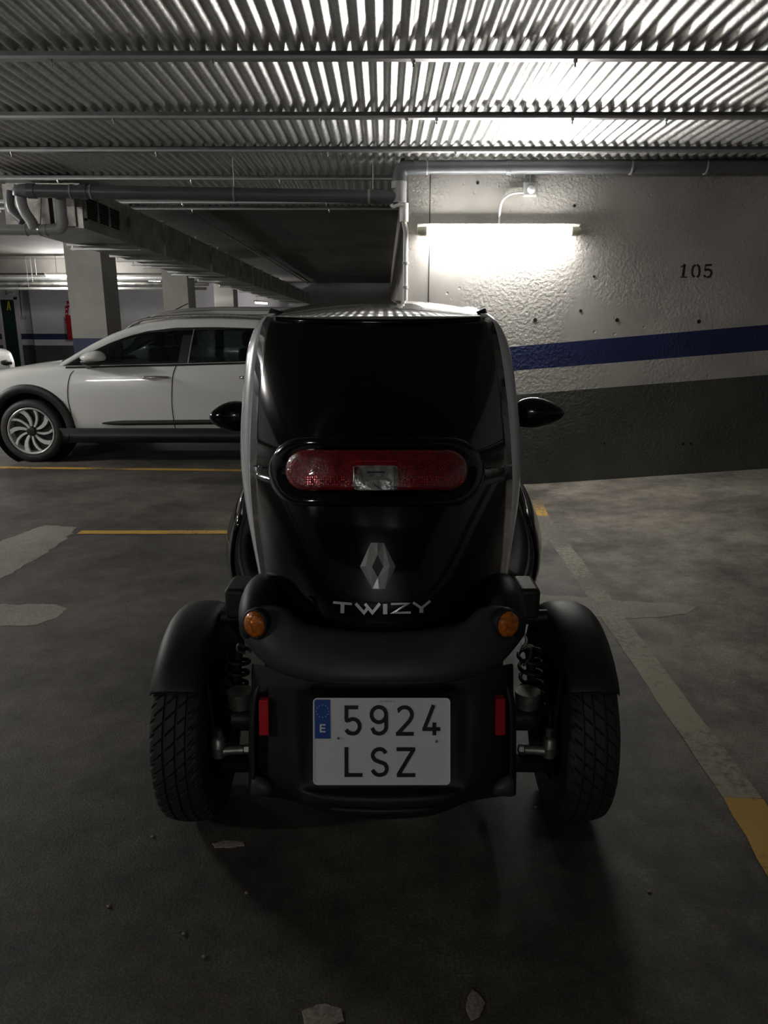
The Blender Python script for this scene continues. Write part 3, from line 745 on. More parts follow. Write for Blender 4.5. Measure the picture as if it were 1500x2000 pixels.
# --- white side arches: rear pillar, over the roof side and down to the nose
for sg in (-1, 1):
    rows = []
    for py in (1150, 1128, 1095, 1063, 1012, 960, 910, 852, 788, 713, 670, 640, 624, 612):
        yi = interp(YIN, py); c = cxp(py)
        a = at(c + sg*interp(INN, py), py, yi + .002); b = at(c + sg*interp(OUT, py), py, yi + .075)
        m = (a + b)/2 + Vector((sg*.004, -.004, 0))
        fw = .17 + .10*max(0, (py - 900)/250)
        d = Vector((b.x*.985, yi + fw, b.z)); e = Vector((b.x*.93, yi + fw + .005, b.z))
        b2 = b + Vector((sg*.002, .035, 0))
        rows.append([a + Vector((-sg*.012, .012, 0)), a, m, b, b2, d, e])
    tops = rows[-1]
    # roof side rail and windscreen pillar follow the same strip
    rail = [(.30, 1.412, .325, .255, 2.42), (.30, 1.425, .335, .265, 2.75), (.3, 1.40, .345, .275, 3.0), (.3, 1.28, .375, .305, 3.22), (.3, 1.05, .415, .345, 3.42), (.3, .80, .445, .37, 3.58), (.3, .60, .46, .38, 3.68)]
    grid('side_arch', rows, M['gloss_w'], tz, subsurf=1)
    rr = []
    for _, z, xo, xi, y in [(.3, tops[3].z + .004, abs(tops[3].x) + .0, abs(tops[1].x), 2.10), (.3, 1.385, .312, .25, 2.26)] + rail:
        rr.append([Vector((sg*xi, y, z + .004)), Vector((sg*(xi + xo)/2, y, z + .012)), Vector((sg*(xo - .012), y, z + .004)), Vector((sg*xo, y, z - .016)), Vector((sg*(xo - .002), y - .0, z - .06)), Vector((sg*(xo - .03), y, z - .055))])
    grid('roof_rail', rr, M['gloss_w'], tz, subsurf=1)

# --- tail lamp in its oval housing
def oval(cx, cy, hw, hh, n=14, e=1.0):
    pts = []; s = hw - hh
    for i in range(n+1):
        a = R(-90 + 180*i/n); pts.append((cx + s + hh*e*math.cos(a), cy + hh*math.sin(a)))
    for i in range(n+1):
        a = R(90 + 180*i/n); pts.append((cx - s + hh*e*math.cos(a), cy + hh*math.sin(a)))
    # long edges get extra points so that they follow the curved panel
    out = []
    for i, p in enumerate(pts):
        q = pts[(i+1) % len(pts)]; out.append(p)
        if abs(q[0]-p[0]) > 60:
            for k in range(1, 14): out.append((p[0] + (q[0]-p[0])*k/14, p[1] + (q[1]-p[1])*k/14))
    return out
def plaque(name, bnd, c, rings, m, parent, mp=tsurf, **k):
    """stacked rings (scale, offset) of an outline, closed by a centre"""
    rows = []
    for sc_, off in rings:
        rows.append([mp(c[0] + (x-c[0])*sc_[0], c[1] + (y-c[1])*sc_[1], off) for x, y in bnd])
    n = len(bnd); vs = [p for r in rows for p in r]; fs = []
    for i in range(len(rows)-1):
        for j in range(n): fs.append((i*n+j, i*n+(j+1) % n, (i+1)*n+(j+1) % n, (i+1)*n+j))
    fs.append(tuple((len(rows)-1)*n + j for j in range(n)) if False else tuple(range((len(rows)-1)*n, len(rows)*n)))
    # strip-fill the centre so it follows the panel
    fs.pop(); last = rows[-1]; base = (len(rows)-1)*n
    order = sorted(range(n), key=lambda j: bnd[j][0]); upi = [j for j in order if bnd[j][1] <= c[1]]; loi = [j for j in order if bnd[j][1] > c[1]]
    nn = min(len(upi), len(loi))
    ci = len(vs); 
    for q in range(len(upi)):
        lj = loi[min(len(loi)-1, round(q*(len(loi)-1)/max(1, len(upi)-1)))]; u_, l_ = vs[base+upi[q]], vs[base+lj]
    for q in range(len(upi)-1):
        l0 = loi[round(q*(len(loi)-1)/(len(upi)-1))]; l1 = loi[round((q+1)*(len(loi)-1)/(len(upi)-1))]
        if l0 == l1: fs.append((base+upi[q], base+upi[q+1], base+l0))
        else: fs.append((base+upi[q], base+upi[q+1], base+l1, base+l0))
    return mk(name, vs, fs, m, parent, **k)
TLX, TLY = 735.5, 918
lamp = plaque('tail_lamp_housing', oval(TLX, 921, 212, 68), (TLX, 921), [((1, 1), -.004), ((.99, .985), .010), ((.965, .93), .014), ((.90, .72), .012), ((.865, .64), .004)], M['gloss_b'], tz, angle=50)
lens = plaque('tail_lamp_lens', oval(TLX, TLY, 178.5, 40), (TLX, TLY), [((1, 1), -.002), ((1, 1), .012), ((.985, .94), .018), ((.95, .8), .021)], M['red_lens'], lamp, angle=50)
# rows of prism dots inside the lens
vs, fs = [], []
def quad(px, py, w_, h_, off):
    n = len(vs)
    for dx, dy in ((-w_, -h_), (w_, -h_), (w_, h_), (-w_, h_)): vs.append(tsurf(px+dx, py+dy, off))
    fs.append((n, n+1, n+2, n+3))
for rr_, py in enumerate((932, 936.5, 941, 945.5)):
    for i in range(78):
        px = 566 + i*4.4
        if 684 < px < 783 or random.random() < (.25 if rr_ < 3 else .5): continue
        if abs(px - TLX) > 150 and py > 943: continue
        quad(px, py, random.uniform(.6, 1.25), random.uniform(.7, 1.5), .0222)
for i in range(44):
    px = 690 + i*2.2*.9
    if i % 2 == 0: quad(px, 901, .7, .7, .0222)
for i in range(60):
    px = random.choice((random.uniform(572, 684), random.uniform(784, 900))); quad(px, random.uniform(897, 930), random.uniform(.4, .9), random.uniform(.4, .9), .0222)
o = mk('lens_prisms', vs, fs, M['red_dot'], lens, smooth=False); o['kind'] = 'stuff'
# reversing lamp window in the middle
rb_ = [(690, 911), (700, 909.5), (733, 909), (768, 909.5), (776, 911), (777, 934), (776.5, 955), (770, 957.5), (734, 958), (700, 957.5), (692, 955), (690, 934)]
rv = plaque('reversing_lamp', rb_, (733.5, 934), [((1.02, 1.04), .010), ((1, 1), .0235), ((.96, .94), .025)], M['clear_lens'], lens, angle=40)
v, f = stroke([([(708, 939), (716, 934), (752, 934), (762, 939)], 6), ([(712, 947), (707, 938)], 4), ([(762, 947), (765, 938)], 4), (arc(734.5, 946, 7, 6, 150, 390), 2)], 3, lambda x, y: tsurf(x, y, .0262))
mk('reflector_bowl', v, f, M['chrome'], rv, smooth=False)
v, f = stroke([([(691, 951), (776, 951)], 1.4), ([(716, 922), (752, 922)], 3.0), ([(697, 912), (697, 955)], 1.0), ([(770, 912), (770, 955)], 1.0), ([(730, 945), (741, 955)], 2)], 1.4, lambda x, y: tsurf(x, y, .0263))
mk('lens_rib', v, f, M['steel_d'], rv, smooth=False)

# --- diamond emblem and name
em = lambda x, y, off: tsurf(540 + x/3.75, 1000 + y/3.75, off)
oo = [(690, 225), (785, 225), (872, 400), (795, 562), (703, 562), (612, 400)]
ii = [(740, 315), (783, 400), (742, 480), (700, 400)]
vs = [em(x, y, .004) for x, y in oo] + [em(x, y, .010) for x, y in ii] + [em(738, 225, .014), em(750, 562, .014), em(652, 400, .013), em(830, 400, .013)] + [em(x, y, -.004) for x, y in oo]
fs = [(5, 0, 12), (0, 10, 6), (0, 6, 9, 12), (10, 1, 6), (1, 7, 6), (1, 13, 7), (1, 2, 13), (2, 3, 13), (13, 3, 8, 7), (3, 11, 8), (11, 4, 8), (4, 12, 9, 8), (4, 5, 12), (0, 1, 10), (3, 4, 11)] + [(i, (i+1) % 6, 14+(i+1) % 6, 14+i) for i in range(6)]
embl = mk('emblem', vs, fs, M['emblem'], tz, smooth=False)
mk('emblem_centre', [em(x, y, .006) for x, y in ii], [(0, 1, 2, 3)], M['black_pl'], embl, smooth=False)
embl['label'] = 'chrome diamond emblem'
def letters(name, polys, width, mp, mp2, m, parent):
    v, f = stroke(polys, width, mp); n = len(v); v2, _ = stroke(polys, width, mp2)
    f2 = list(f)
    for a, b, c, d in f: f2 += [(a, b, n+b, n+a), (b, c, n+c, n+b), (c, d, n+d, n+c), (d, a, n+a, n+d)]
    return mk(name, v + v2, f2, m, parent, smooth=False)
TW = {'t': [([(414, 662), (552, 674)], 18), ([(484, 672), (482, 741)], 28)],
      'w': [([(580, 670), (641, 738), (668, 703)], 22), ([(648, 672), (702, 738), (757, 670)], 22)],
      'i': [([(796, 673), (796, 749)], 31)],
      'z': [([(838, 674), (962, 672), (856, 738), (984, 736)], 17)],
      'y': [([(1000, 663), (1062, 704), (1126, 651)], 18), ([(1062, 702), (1061, 738)], 28)]}
for k, pl_ in TW.items():
    letters('letter', pl_, 20, lambda x, y: em(x, y, .005), lambda x, y: em(x, y, -.002), M['badge'], tz)

# --- bumper: band with rounded ears, plate panel, side pods, lip
def mir(rows, c=747):
    out = []
    for r in rows:
        rt = [at(c - dx, py, Y) for dx, py, Y in r[1:]]; lf = [at(c + dx, py, Y) for dx, py, Y in r[:]]
        out.append(lf[::-1] + rt)
    return out
band = [
 [(0, 1232, 1.61), (-85, 1229, 1.612), (-150, 1219, 1.62), (-171, 1207, 1.625), (-183, 1188, 1.635), (-215, 1180, 1.65), (-250, 1181, 1.66), (-270, 1190, 1.70)],
 [(0, 1235, 1.575), (-85, 1232, 1.577), (-150, 1222, 1.585), (-173, 1209, 1.59), (-185, 1190, 1.60), (-215, 1182, 1.612), (-250, 1184, 1.625), (-274, 1194, 1.66)],
 [(0, 1265, 1.535), (-85, 1264, 1.538), (-150, 1258, 1.55), (-185, 1245, 1.565), (-215, 1232, 1.58), (-240, 1222, 1.595), (-266, 1218, 1.625), (-281, 1216, 1.67)],
 [(0, 1305, 1.508), (-85, 1304, 1.512), (-150, 1300, 1.525), (-190, 1288, 1.54), (-220, 1270, 1.56), (-245, 1252, 1.585), (-267, 1238, 1.625), (-280, 1228, 1.67)],
 [(0, 1332, 1.498), (-85, 1331, 1.503), (-150, 1325, 1.518), (-196, 1313, 1.54), (-228, 1296, 1.565), (-250, 1276, 1.59), (-268, 1256, 1.63), (-277, 1243, 1.68)],
 [(0, 1338, 1.510), (-85, 1337, 1.514), (-150, 1331, 1.53), (-194, 1319, 1.555), (-226, 1302, 1.58), (-247, 1282, 1.61), (-262, 1262, 1.65), (-270, 1248, 1.70)],
 [(0, 1338, 1.56), (-85, 1337, 1.56), (-150, 1331, 1.575), (-190, 1319, 1.59), (-220, 1302, 1.61), (-240, 1282, 1.64), (-252, 1262, 1.67), (-260, 1250, 1.71)]]
grid('bumper', mir(band), M['bump_pl'], tz, subsurf=2)
pn = [
 [(0, 1333, 1.545), (-110, 1331, 1.548), (-150, 1326, 1.555), (-172, 1322, 1.56), (-205, 1310, 1.575), (-238, 1298, 1.60), (-254, 1296, 1.63), (-256, 1296, 1.75)],
 [(0, 1350, 1.548), (-110, 1350, 1.548), (-150, 1350, 1.55), (-172, 1348, 1.55), (-205, 1346, 1.562), (-238, 1343, 1.59), (-254, 1340, 1.625), (-256, 1340, 1.75)],
 [(0, 1356, 1.572), (-110, 1356, 1.572), (-150, 1356, 1.572), (-166, 1360, 1.551), (-205, 1362, 1.56), (-238, 1362, 1.586), (-254, 1362, 1.62), (-256, 1362, 1.75)],
 [(0, 1440, 1.556), (-110, 1440, 1.556), (-150, 1440, 1.556), (-168, 1440, 1.537), (-205, 1440, 1.55), (-238, 1440, 1.58), (-254, 1440, 1.615), (-256, 1440, 1.75)],
 [(0, 1535, 1.538), (-110, 1535, 1.538), (-150, 1534, 1.538), (-168, 1530, 1.522), (-205, 1525, 1.54), (-236, 1520, 1.575), (-252, 1518, 1.61), (-254, 1518, 1.75)],
 [(0, 1547, 1.522), (-110, 1546, 1.522), (-150, 1543, 1.524), (-168, 1538, 1.53), (-200, 1535, 1.55), (-234, 1535, 1.585), (-250, 1535, 1.62), (-252, 1535, 1.75)],
 [(0, 1556, 1.492), (-110, 1554, 1.496), (-148, 1549, 1.508), (-166, 1545, 1.53), (-196, 1545, 1.56), (-230, 1546, 1.60), (-246, 1546, 1.63), (-248, 1546, 1.75)],
 [(0, 1578, 1.490), (-110, 1574, 1.496), (-145, 1566, 1.512), (-165, 1558, 1.54), (-190, 1554, 1.59), (-220, 1552, 1.63), (-236, 1552, 1.66), (-240, 1552, 1.75)],
 [(0, 1584, 1.505), (-110, 1580, 1.51), (-143, 1572, 1.53), (-160, 1564, 1.57), (-186, 1558, 1.62), (-215, 1556, 1.66), (-230, 1556, 1.69), (-234, 1556, 1.78)],
 [(0, 1602, 1.52), (-95, 1596, 1.525), (-125, 1586, 1.55), (-145, 1576, 1.60), (-170, 1566, 1.66), (-200, 1560, 1.70), (-215, 1558, 1.74), (-220, 1556, 1.80)],
 [(0, 1602, 1.62), (-95, 1596, 1.62), (-120, 1586, 1.64), (-140, 1576, 1.68), (-160, 1566, 1.72), (-185, 1560, 1.76), (-195, 1558, 1.80), (-200, 1556, 1.86)]]
grid('plate_panel', mir(pn), M['black_pl'], tz, subsurf=2)
# gloss strip above the plate
gs = [[(0, 1338, 1.543), (-95, 1337, 1.543), (-140, 1334, 1.548)], [(0, 1349, 1.540), (-95, 1349, 1.540), (-142, 1348, 1.544)], [(0, 1352, 1.55), (-95, 1352, 1.55), (-142, 1351, 1.555)]]
grid('gloss_strip', mir(gs), M['gloss_b'], tz, subsurf=1)
# lower lip inlay
gs = [[(0, 1583, 1.488), (-70, 1581, 1.492), (-108, 1577, 1.50)], [(0, 1592, 1.488), (-70, 1590, 1.492), (-104, 1586, 1.50)], [(0, 1600, 1.50), (-70, 1597, 1.503), (-90, 1592, 1.51)]]
grid('lower_lip', mir(gs), M['black_pl'], tz, solid=.01, subsurf=1)
for sg in (-1, 1):
    c = 747
    P = lambda dx, py, Y: at(c + sg*dx, py, Y)
    # pod that carries the red reflector: fin outside, hollow inside
    fin = [[P(236, 1336, 1.575), P(240, 1338, 1.570), P(247, 1345, 1.568), P(254, 1352, 1.59), P(256, 1354, 1.70)],
           [P(246, 1366, 1.565), P(251, 1366, 1.558), P(257, 1368, 1.560), P(261, 1370, 1.59), P(262, 1372, 1.70)],
           [P(248, 1440, 1.56), P(252, 1440, 1.553), P(257, 1440, 1.556), P(261, 1440, 1.59), P(262, 1440, 1.70)],
           [P(246, 1520, 1.555), P(251, 1521, 1.548), P(257, 1522, 1.552), P(261, 1524, 1.59), P(262, 1526, 1.70)],
           [P(246, 1552, 1.555), P(251, 1554, 1.548), P(257, 1556, 1.552), P(261, 1556, 1.59), P(262, 1556, 1.70)]]
    grid('side_fin', fin, M['black_pl'], tz, solid=.006, subsurf=1)
    fl_ = [[P(215, 1522, 1.56), P(240, 1512, 1.556), P(258, 1505, 1.56)], [P(212, 1543, 1.535), P(238, 1542, 1.53), P(262, 1544, 1.54)], [P(214, 1556, 1.545), P(240, 1560, 1.54), P(262, 1562, 1.55)]]
    grid('bottom_flap', fl_, M['bump_pl'], tz, solid=.012, subsurf=1)
    a, b = (232, 1368) , (232, 1437)
    q0, q1 = P(223, 1369, 1.555), P(242, 1369, 1.563); q2, q3 = P(241, 1437, 1.553), P(222, 1437, 1.545)
    if sg > 0: q0, q1, q2, q3 = P(222, 1366, 1.555), P(240, 1366, 1.563), P(240, 1436, 1.553), P(221, 1437, 1.545)
    bk = [q + Vector((0, .022, 0)) for q in (q0, q1, q2, q3)]; md = (q0 + q1 + q2 + q3)/4
    mk('red_reflector', [q0, q1, q2, q3] + bk, [(0, 1, 2, 3), (0, 4, 5, 1), (1, 5, 6, 2), (2, 6, 7, 3), (3, 7, 4, 0)], M['red_refl'], tz, smooth=False, bevel=.0015)
    # shoulder hump above the ear
    hc = P(236, 1188, 1.72)
    ellipsoid('shoulder_cap', (hc.x, hc.y + .03, hc.z - .01), (.058, .145, .082), M['black_pl'], tz, 28, 18, shape=lambda v: Vector((math.copysign(abs(v.x)**.85, v.x), v.y, v.z)))
    # box of the seat belt / door hinge outside the shoulder
    h = P(285, 1178, 1.80)
    box('hinge_block', (min(h.x - .028, h.x + .022), h.y - .02, h.z - .04), (max(h.x - .022, h.x + .028), h.y + .10, h.z + .045), M['black_pl'], tz, bevel=.012)
    # amber indicator in the ear
    ic = P(247 if sg < 0 else 243, 1218, 1.592); nrm = Vector((sg*.42, -1, .12)).normalized()
    sx = nrm.cross(Vector((0, 0, 1))).normalized(); sz = sx.cross(nrm).normalized()
    rows = []
    for r_, d_ in ((.0335, -.014), (.0335, .004), (.031, .0075), (.0285, .006)):
        rows.append([ic + (sx*math.cos(a_)+sz*math.sin(a_)*1.12)*r_ + nrm*d_ for a_ in [2*math.pi*i/32 for i in range(32)]])
    ind = grid('indicator_bezel', rows, M['black_pl'], tz, closed=True)
    rows = []
    for r_, d_ in ((.0285, -.01), (.0285, .006), (.0265, .0115), (.020, .0155), (.010, .0175), (.0005, .018)):
        rows.append([ic + (sx*math.cos(a_)+sz*math.sin(a_)*1.12)*r_ + nrm*d_ for a_ in [2*math.pi*i/32 for i in range(32)]])
    grid('indicator_lens', rows, M['amber'], ind, closed=True)

# --- number plate
YPL = lambda py: 1.540 + (1.504 - 1.540)*(py - 1363)/169.0
pq = lambda x, y, off=0.0: at(590 + x/4.839, 1340 + y/4.839, YPL(1340 + y/4.839) - off)
def rrect(x0, y0, x1, y1, r, n=6):
    pts = []
    for cx_, cy_, a0 in ((x1-r, y0+r, -90), (x1-r, y1-r, 0), (x0+r, y1-r, 90), (x0+r, y0+r, 180)):
        for i in range(n+1): a_ = R(a0 + 90*i/n); pts.append((cx_ + r*math.cos(a_), cy_ + r*math.sin(a_)))
    return pts
pb = rrect(103, 112, 1401, 935, 42); n = len(pb); cc = (752, 523)
pin = [(cc[0] + (x-cc[0])*(1-.0125*1), cc[1] + (y-cc[1])*(1-.02)) for x, y in pb]
vs = [pq(x, y, -.004) for x, y in pb] + [pq(x, y, .003) for x, y in pb] + [pq(x, y, .003) for x, y in pin] + [pq(x, y, .0015) for x, y in pin]
fs = [(r_*n+i, r_*n+(i+1) % n, (r_+1)*n+(i+1) % n, (r_+1)*n+i) for r_ in range(3) for i in range(n)]
fm = [0]*(3*n) + [1]; fs.append(tuple(range(3*n, 4*n))); 
plate = mk('number_plate', vs, fs, None, tz, smooth=False, mats=[M['plate_rim'], M['plate_w']], fmat=fm)
plate['label'] = 'white number plate reading 5924 LSZ with blue E band'
CH = [[(530, 201), (419, 201), (419, 322)], [(408, 318), (440, 331)], [(436, 330)] + arc(480, 381, 64, 69, -118, 92, 16) + [(440, 442), (413, 413)],
      arc(725, 270, 69, 72, 0, 360, 30), [(795, 270), (795, 372)] + arc(727, 384, 68, 66, 0, 95, 9) + [(685, 440), (661, 396)],
      [(903, 236)] + arc(968, 270, 70, 70, -150, 20, 14) + [(1015, 330), (903, 452)], [(886, 452), (1055, 452)],
      [(1243, 180), (1154, 408)], [(1137, 407), (1307, 407)], [(1250, 345), (1250, 465)],
      [(419, 577), (419, 842)], [(400, 841), (571, 841)],
      smooth_path([Vector((x, y, 0)) for x, y in ((791, 636), (768, 606), (728, 596), (688, 612), (667, 653), (688, 698), (735, 718), (782, 738), (800, 782), (780, 826), (733, 841), (692, 828), (664, 792))], 4),
      [(892, 597), (1070, 597)], [(1050, 606), (910, 838)], [(895, 842), (1070, 842)]]
CH = [[(p[0], p[1]) for p in c] for c in CH]
v, f = stroke(CH, 37, lambda x, y: pq(x, y, .0026)); mk('characters', v, f, M['plate_k'], plate, smooth=False)
bb = [(116, 140), (130, 128), (266, 128), (270, 497), (121, 497)]
blue = mk('country_band', [pq(x, y, .0024) for x, y in bb], [tuple(range(5))], M['plate_bl'], plate, smooth=False)
vs, fs = [], []
for i in range(12):
    a_ = 2*math.pi*i/12; sx_, sy_ = 193 + 59*math.cos(a_), 238 + 57*math.sin(a_); b0 = len(vs)
    for k in range(10):
        q = math.pi*k/5 - math.pi/2; rr_ = 8.5 if k % 2 == 0 else 3.8; vs.append(pq(sx_ + rr_*math.cos(q), sy_ + rr_*math.sin(q), .0027))
    fs.append(tuple(range(b0, b0+10)))
mk('star_ring', vs, fs, M['plate_st'], blue, smooth=False)
v, f = stroke([([(175, 360), (175, 438)], 16), ([(168, 367), (222, 367)], 14), ([(168, 398), (218, 398)], 13), ([(168, 431), (222, 431)], 14)], 14, lambda x, y: pq(x, y, .0027)); mk('country_letter', v, f, M['plate_rim'], blue, smooth=False)
vs, fs = [], []
tiny = []
for ch_i in range(11):
    x0 = 735 + ch_i*13.4
    if ch_i in (2, 9): tiny.append(([(x0, 146), (x0+7, 146)], 2)); continue
    tiny += [([(x0, 140), (x0+8, 140)], 2), ([(x0+1, 139), (x0+1, 152)], 2)] + ([([(x0+7, 140), (x0+7, 151)], 2)] if ch_i % 3 else []) + ([([(x0, 151), (x0+8, 151)], 2)] if ch_i % 2 else [])
v, f = stroke(tiny, 2, lambda x, y: pq(x, y, .0026)); mk('maker_print', v, f, M['plate_k'], plate, smooth=False)
for x, y in ((342, 493), (1270, 523)):
    rows = [[pq(x + r_*math.cos(2*math.pi*i/14), y + r_*math.sin(2*math.pi*i/14), d_) for i in range(14)] for r_, d_ in ((16, .001), (16, .004), (11, .006), (1, .0068))]
    grid('screw', rows, M['chrome'], plate, closed=True)

# --- wheels
def tyre_geo(Rr, W, rim, n_p=46, per=9):
    xsn = [-.50, -.498, -.47, -.435, -.40, -.36, -.30, -.235, -.225, -.195, -.185, -.12, -.06, -.05, -.02, -.01, .05, .11, .15, .16, .19, .20, .26, .32, .36, .40, .435, .47, .498, .50]
    groove = {-.225, -.195, -.05, -.02, .16, .19}
    N = n_p*per; rows = []
    for xn in xsn:
        ax = abs(xn); row = []
        for i in range(N):
            if ax <= .40: r_ = Rr - .010*(ax/.40)**2.6
            elif ax <= .435: r_ = Rr - .016
            elif ax <= .47: r_ = Rr - .029
            elif ax <= .4981 and ax != .5: r_ = Rr - .052
            else: r_ = (Rr + rim)/2
            if xn in groove: r_ -= .007
            elif ax < .36:
                if i % per == 0 and not (.19 < xn < .16): r_ -= .0055
                if -.36 < xn < -.235 and i % per == 4: r_ -= .003
            elif ax <= .435 and i % per in (2, 3): r_ -= .0055
            a_ = 2*math.pi*(i + xn*W/(2*math.pi*Rr/N)*.95)/N
            row.append((xn*W, r_*math.cos(a_), r_*math.sin(a_)))
        rows.append(row)
    e = [(x, (rows[0] if s < 0 else rows[-1])) for x, s in ((0, -1), (0, 1))]
    def ringr(x, r_): return [(x, r_*math.cos(2*math.pi*i/N), r_*math.sin(2*math.pi*i/N)) for i in range(N)]
    rows = [ringr(-.40*W, rim), ringr(-.46*W, rim + .02)] + rows + [ringr(.46*W, rim + .02), ringr(.40*W, rim)]
    n = N; fs = []
    for i in range(len(rows)-1):
        for j in range(n): fs.append((i*n+j, i*n+(j+1) % n, (i+1)*n+(j+1) % n, (i+1)*n+j))
    return [p for r in rows for p in r], fs
tv, tf = tyre_geo(.281, .145, .175)
WXC = .524
tyre_me = None
def place_tyre(cx_, cy_, wid=1.0, flip=1):
    global tyre_me
    if tyre_me is None:
        o = mk('tyre', tv, tf, M['rubber'], None, angle=28); tyre_me = o.data
    else:
        o = bpy.data.objects.new('tyre', tyre_me); C.objects.link(o)
    o.parent = tz; o.location = Vector((cx_, cy_, .281)) - Vector((0, AX, 0)); o.scale = (wid*flip, 1, 1)
    return o
for sg in (-1, 1):
    for yy, wd in ((AX, 1.0), (AX + 1.686, .86)):
        wx = sg*WXC + .002
        ty = place_tyre(wx, yy, wd, sg)
        lathe_x('wheel_rim', [(-sg*.05*wd, .178), (-sg*.048*wd, .165), (sg*.0, .158), (sg*.045*wd, .166), (sg*.055*wd, .178), (sg*.05*wd, .168), (sg*.03, .15), (sg*.04, .06), (sg*.055, .03), (sg*.055, .001)], wx, yy, .281, M['alloy'] if False else M['steel_d'], tz)
        # mudguard
        prof = [(-.078, .272), (-.076, .300), (-.066, .317), (-.042, .325), (-.005, .327), (.03, .323), (.054, .310), (.067, .288), (.071, .262)]
        a0, a1 = (39, 168) if yy == AX else (12, 150)
        rows = []
        for i in range(25):
            a_ = R(a0 + (a1-a0)*i/24)
            rows.append([(wx + sg*x_*(1.0 if wd == 1 else .95), yy - r_*math.cos(a_), .281 + r_*math.sin(a_)) for x_, r_ in prof])
        grid('mudguard', rows, M['black_pl'], tz, solid=.005, subsurf=1)
        # brake disc, hub and carrier
        ix = wx - sg*.05
        lathe_x('brake_disc', [(-sg*.004, .02), (-sg*.004, .105), (sg*.004, .105), (sg*.004, .02)], ix - sg*.01, yy, .281, M['steel_d'], tz, 32)
        lathe_x('hub_carrier', [(-sg*.09, .001), (-sg*.09, .035), (-sg*.05, .045), (-sg*.02, .07), (sg*.01, .07)], ix, yy, .281, M['steel_d'], tz, 24)
    P = lambda dx, py, Y: at(750 + sg*dx, py, Y)
    # tie rod with ball joint and bolt
    yr = 1.66
    q0, q1 = P(262, 1463, yr), P(322, 1466, yr)
    rod = tube('tie_rod', [q0, q0 + (q1-q0)*.18, q0 + (q1-q0)*.2, q0 + (q1-q0)*.72, q1], [.0085, .0085, .0115, .0125, .016], M['alu'], tz, 14)
    tube('lock_nut', [q0 + (q1-q0)*.02, q0 + (q1-q0)*.16], .0125, M['bolt'], rod, 6)
    b0 = P(321, 1470, yr)
    tube('ball_joint', [b0 + Vector((0, 0, -.008)), b0 + Vector((0, 0, .018)), b0 + Vector((0, 0, .02)), b0 + Vector((0, 0, .042)), b0 + Vector((0, 0, .05))], [.018, .018, .0205, .017, .010], M['alu'], rod, 16)
    tube('castle_nut', [b0 + Vector((0, 0, .05)), b0 + Vector((0, 0, .066))], .011, M['bolt'], rod, 6)
    # steering knuckle arm, lower arm, shock absorber with spring, bracket
    tube('knuckle_arm', smooth_path([P(330, 1468, 1.67), P(345, 1440, 1.74), P(350, 1400, 1.80)], 4), .016, M['steel_d'], tz, 10)
    tube('lower_arm', [P(258, 1490, 1.75), P(345, 1492, 1.80)], .024, M['black_pl'], tz, 12)
    s0, s1 = P(283, 1262, 1.80), P(302, 1478, 1.80)
    tube('shock_absorber', [s0, s0 + (s1-s0)*.45, s0 + (s1-s0)*.46, s1], [.012, .012, .024, .024], M['steel_d'], tz, 14)
    hel = []
    for i in range(90):
        k = i/89; c_ = s0 + (s1-s0)*(.04 + .62*k); a_ = 2*math.pi*6.5*k; hel.append(c_ + Vector((math.cos(a_), math.sin(a_), 0))*.031)
    tube('coil_spring', hel, .0055, M['steel_d'], tz, 8)
    pb_ = P(280, 1364, 1.72); tube('strut_bracket', [pb_ + Vector((0, 0, .022)), pb_ + Vector((0, 0, -.022))], [.034, .030], M['alu'], tz, 14)
    pj = P(272, 1400, 1.76); lathe_x('drive_joint', [(-.04, .02), (-.03, .036), (.02, .036), (.04, .022)], pj.x, pj.y, pj.z, M['steel_d'], tz, 18)
    tube('half_shaft', [(sg*.16, AX, .281), (sg*.46, AX, .281)], .016, M['steel_d'], tz, 10)
    tube('stay_rod', [P(345, 1330, 1.66), P(330, 1440, 1.68)], .006, M['steel_d'], tz, 8)
    # brake hose loop
    if sg > 0:
        tube('brake_hose', smooth_path([P(272, 1236, 1.74), P(279, 1252, 1.73), P(268, 1268, 1.73), P(286, 1262, 1.72), P(284, 1284, 1.73), P(272, 1300, 1.74)], 5), .0035, M['alu'], tz, 8)
    else:
        tube('brake_hose', smooth_path([P(274, 1264, 1.74), P(284, 1258, 1.73), P(286, 1270, 1.73), P(272, 1276, 1.74)], 5), .0035, M['alu'], tz, 8)
    # mudguard stays to the body
    tube('mudguard_stay', [(sg*.30, AX + .02, .57), (sg*.45, AX + .0, .582)], .02, M['black_pl'], tz, 10)
    # door: bulging gloss black shell, with a window sill strip
    rows = []
    for k in range(11):
        a_ = k/10; y = 2.12 + .98*a_; row = []
        bul = math.sin(math.pi*min(1, max(0, .08 + .84*a_)))**.55
        zt_ = .80 + .10*a_; zb_ = .50 - .10*math.sin(math.pi*a_)
        for j in range(9):
            q = j/8; z = zb_ + (zt_ - zb_)*q
            row.append((sg*(.405 + .155*bul*(math.sin(math.pi*(.14 + .72*q))**.8)), y, z))
        rows.append(row)
    grid('door', rows, M['gloss_b'], tz, solid=.02, subsurf=1)
    # wing mirror
    mc = P(300 if sg > 0 else 296, 808 if sg > 0 else 815, 2.92)
    hw = .115 if sg > 0 else .098
    ellipsoid('wing_mirror', mc, (hw*.95, .05, .058), M['gloss_b'], tz, 28, 16, shape=lambda v: Vector((v.x, v.y, v.z*(1.0 - .25*sg*v.x) + (.10 if v.z > 0 else .0)*(1 - v.x*v.x))))
    rows = [[Vector((mc.x + hw*.74*s_*math.cos(a_), mc.y - .052 + .018*s_, mc.z + .042*s_*math.sin(a_))) for a_ in [2*math.pi*i/24 for i in range(24)]] for s_ in (.01, .5, 1)]
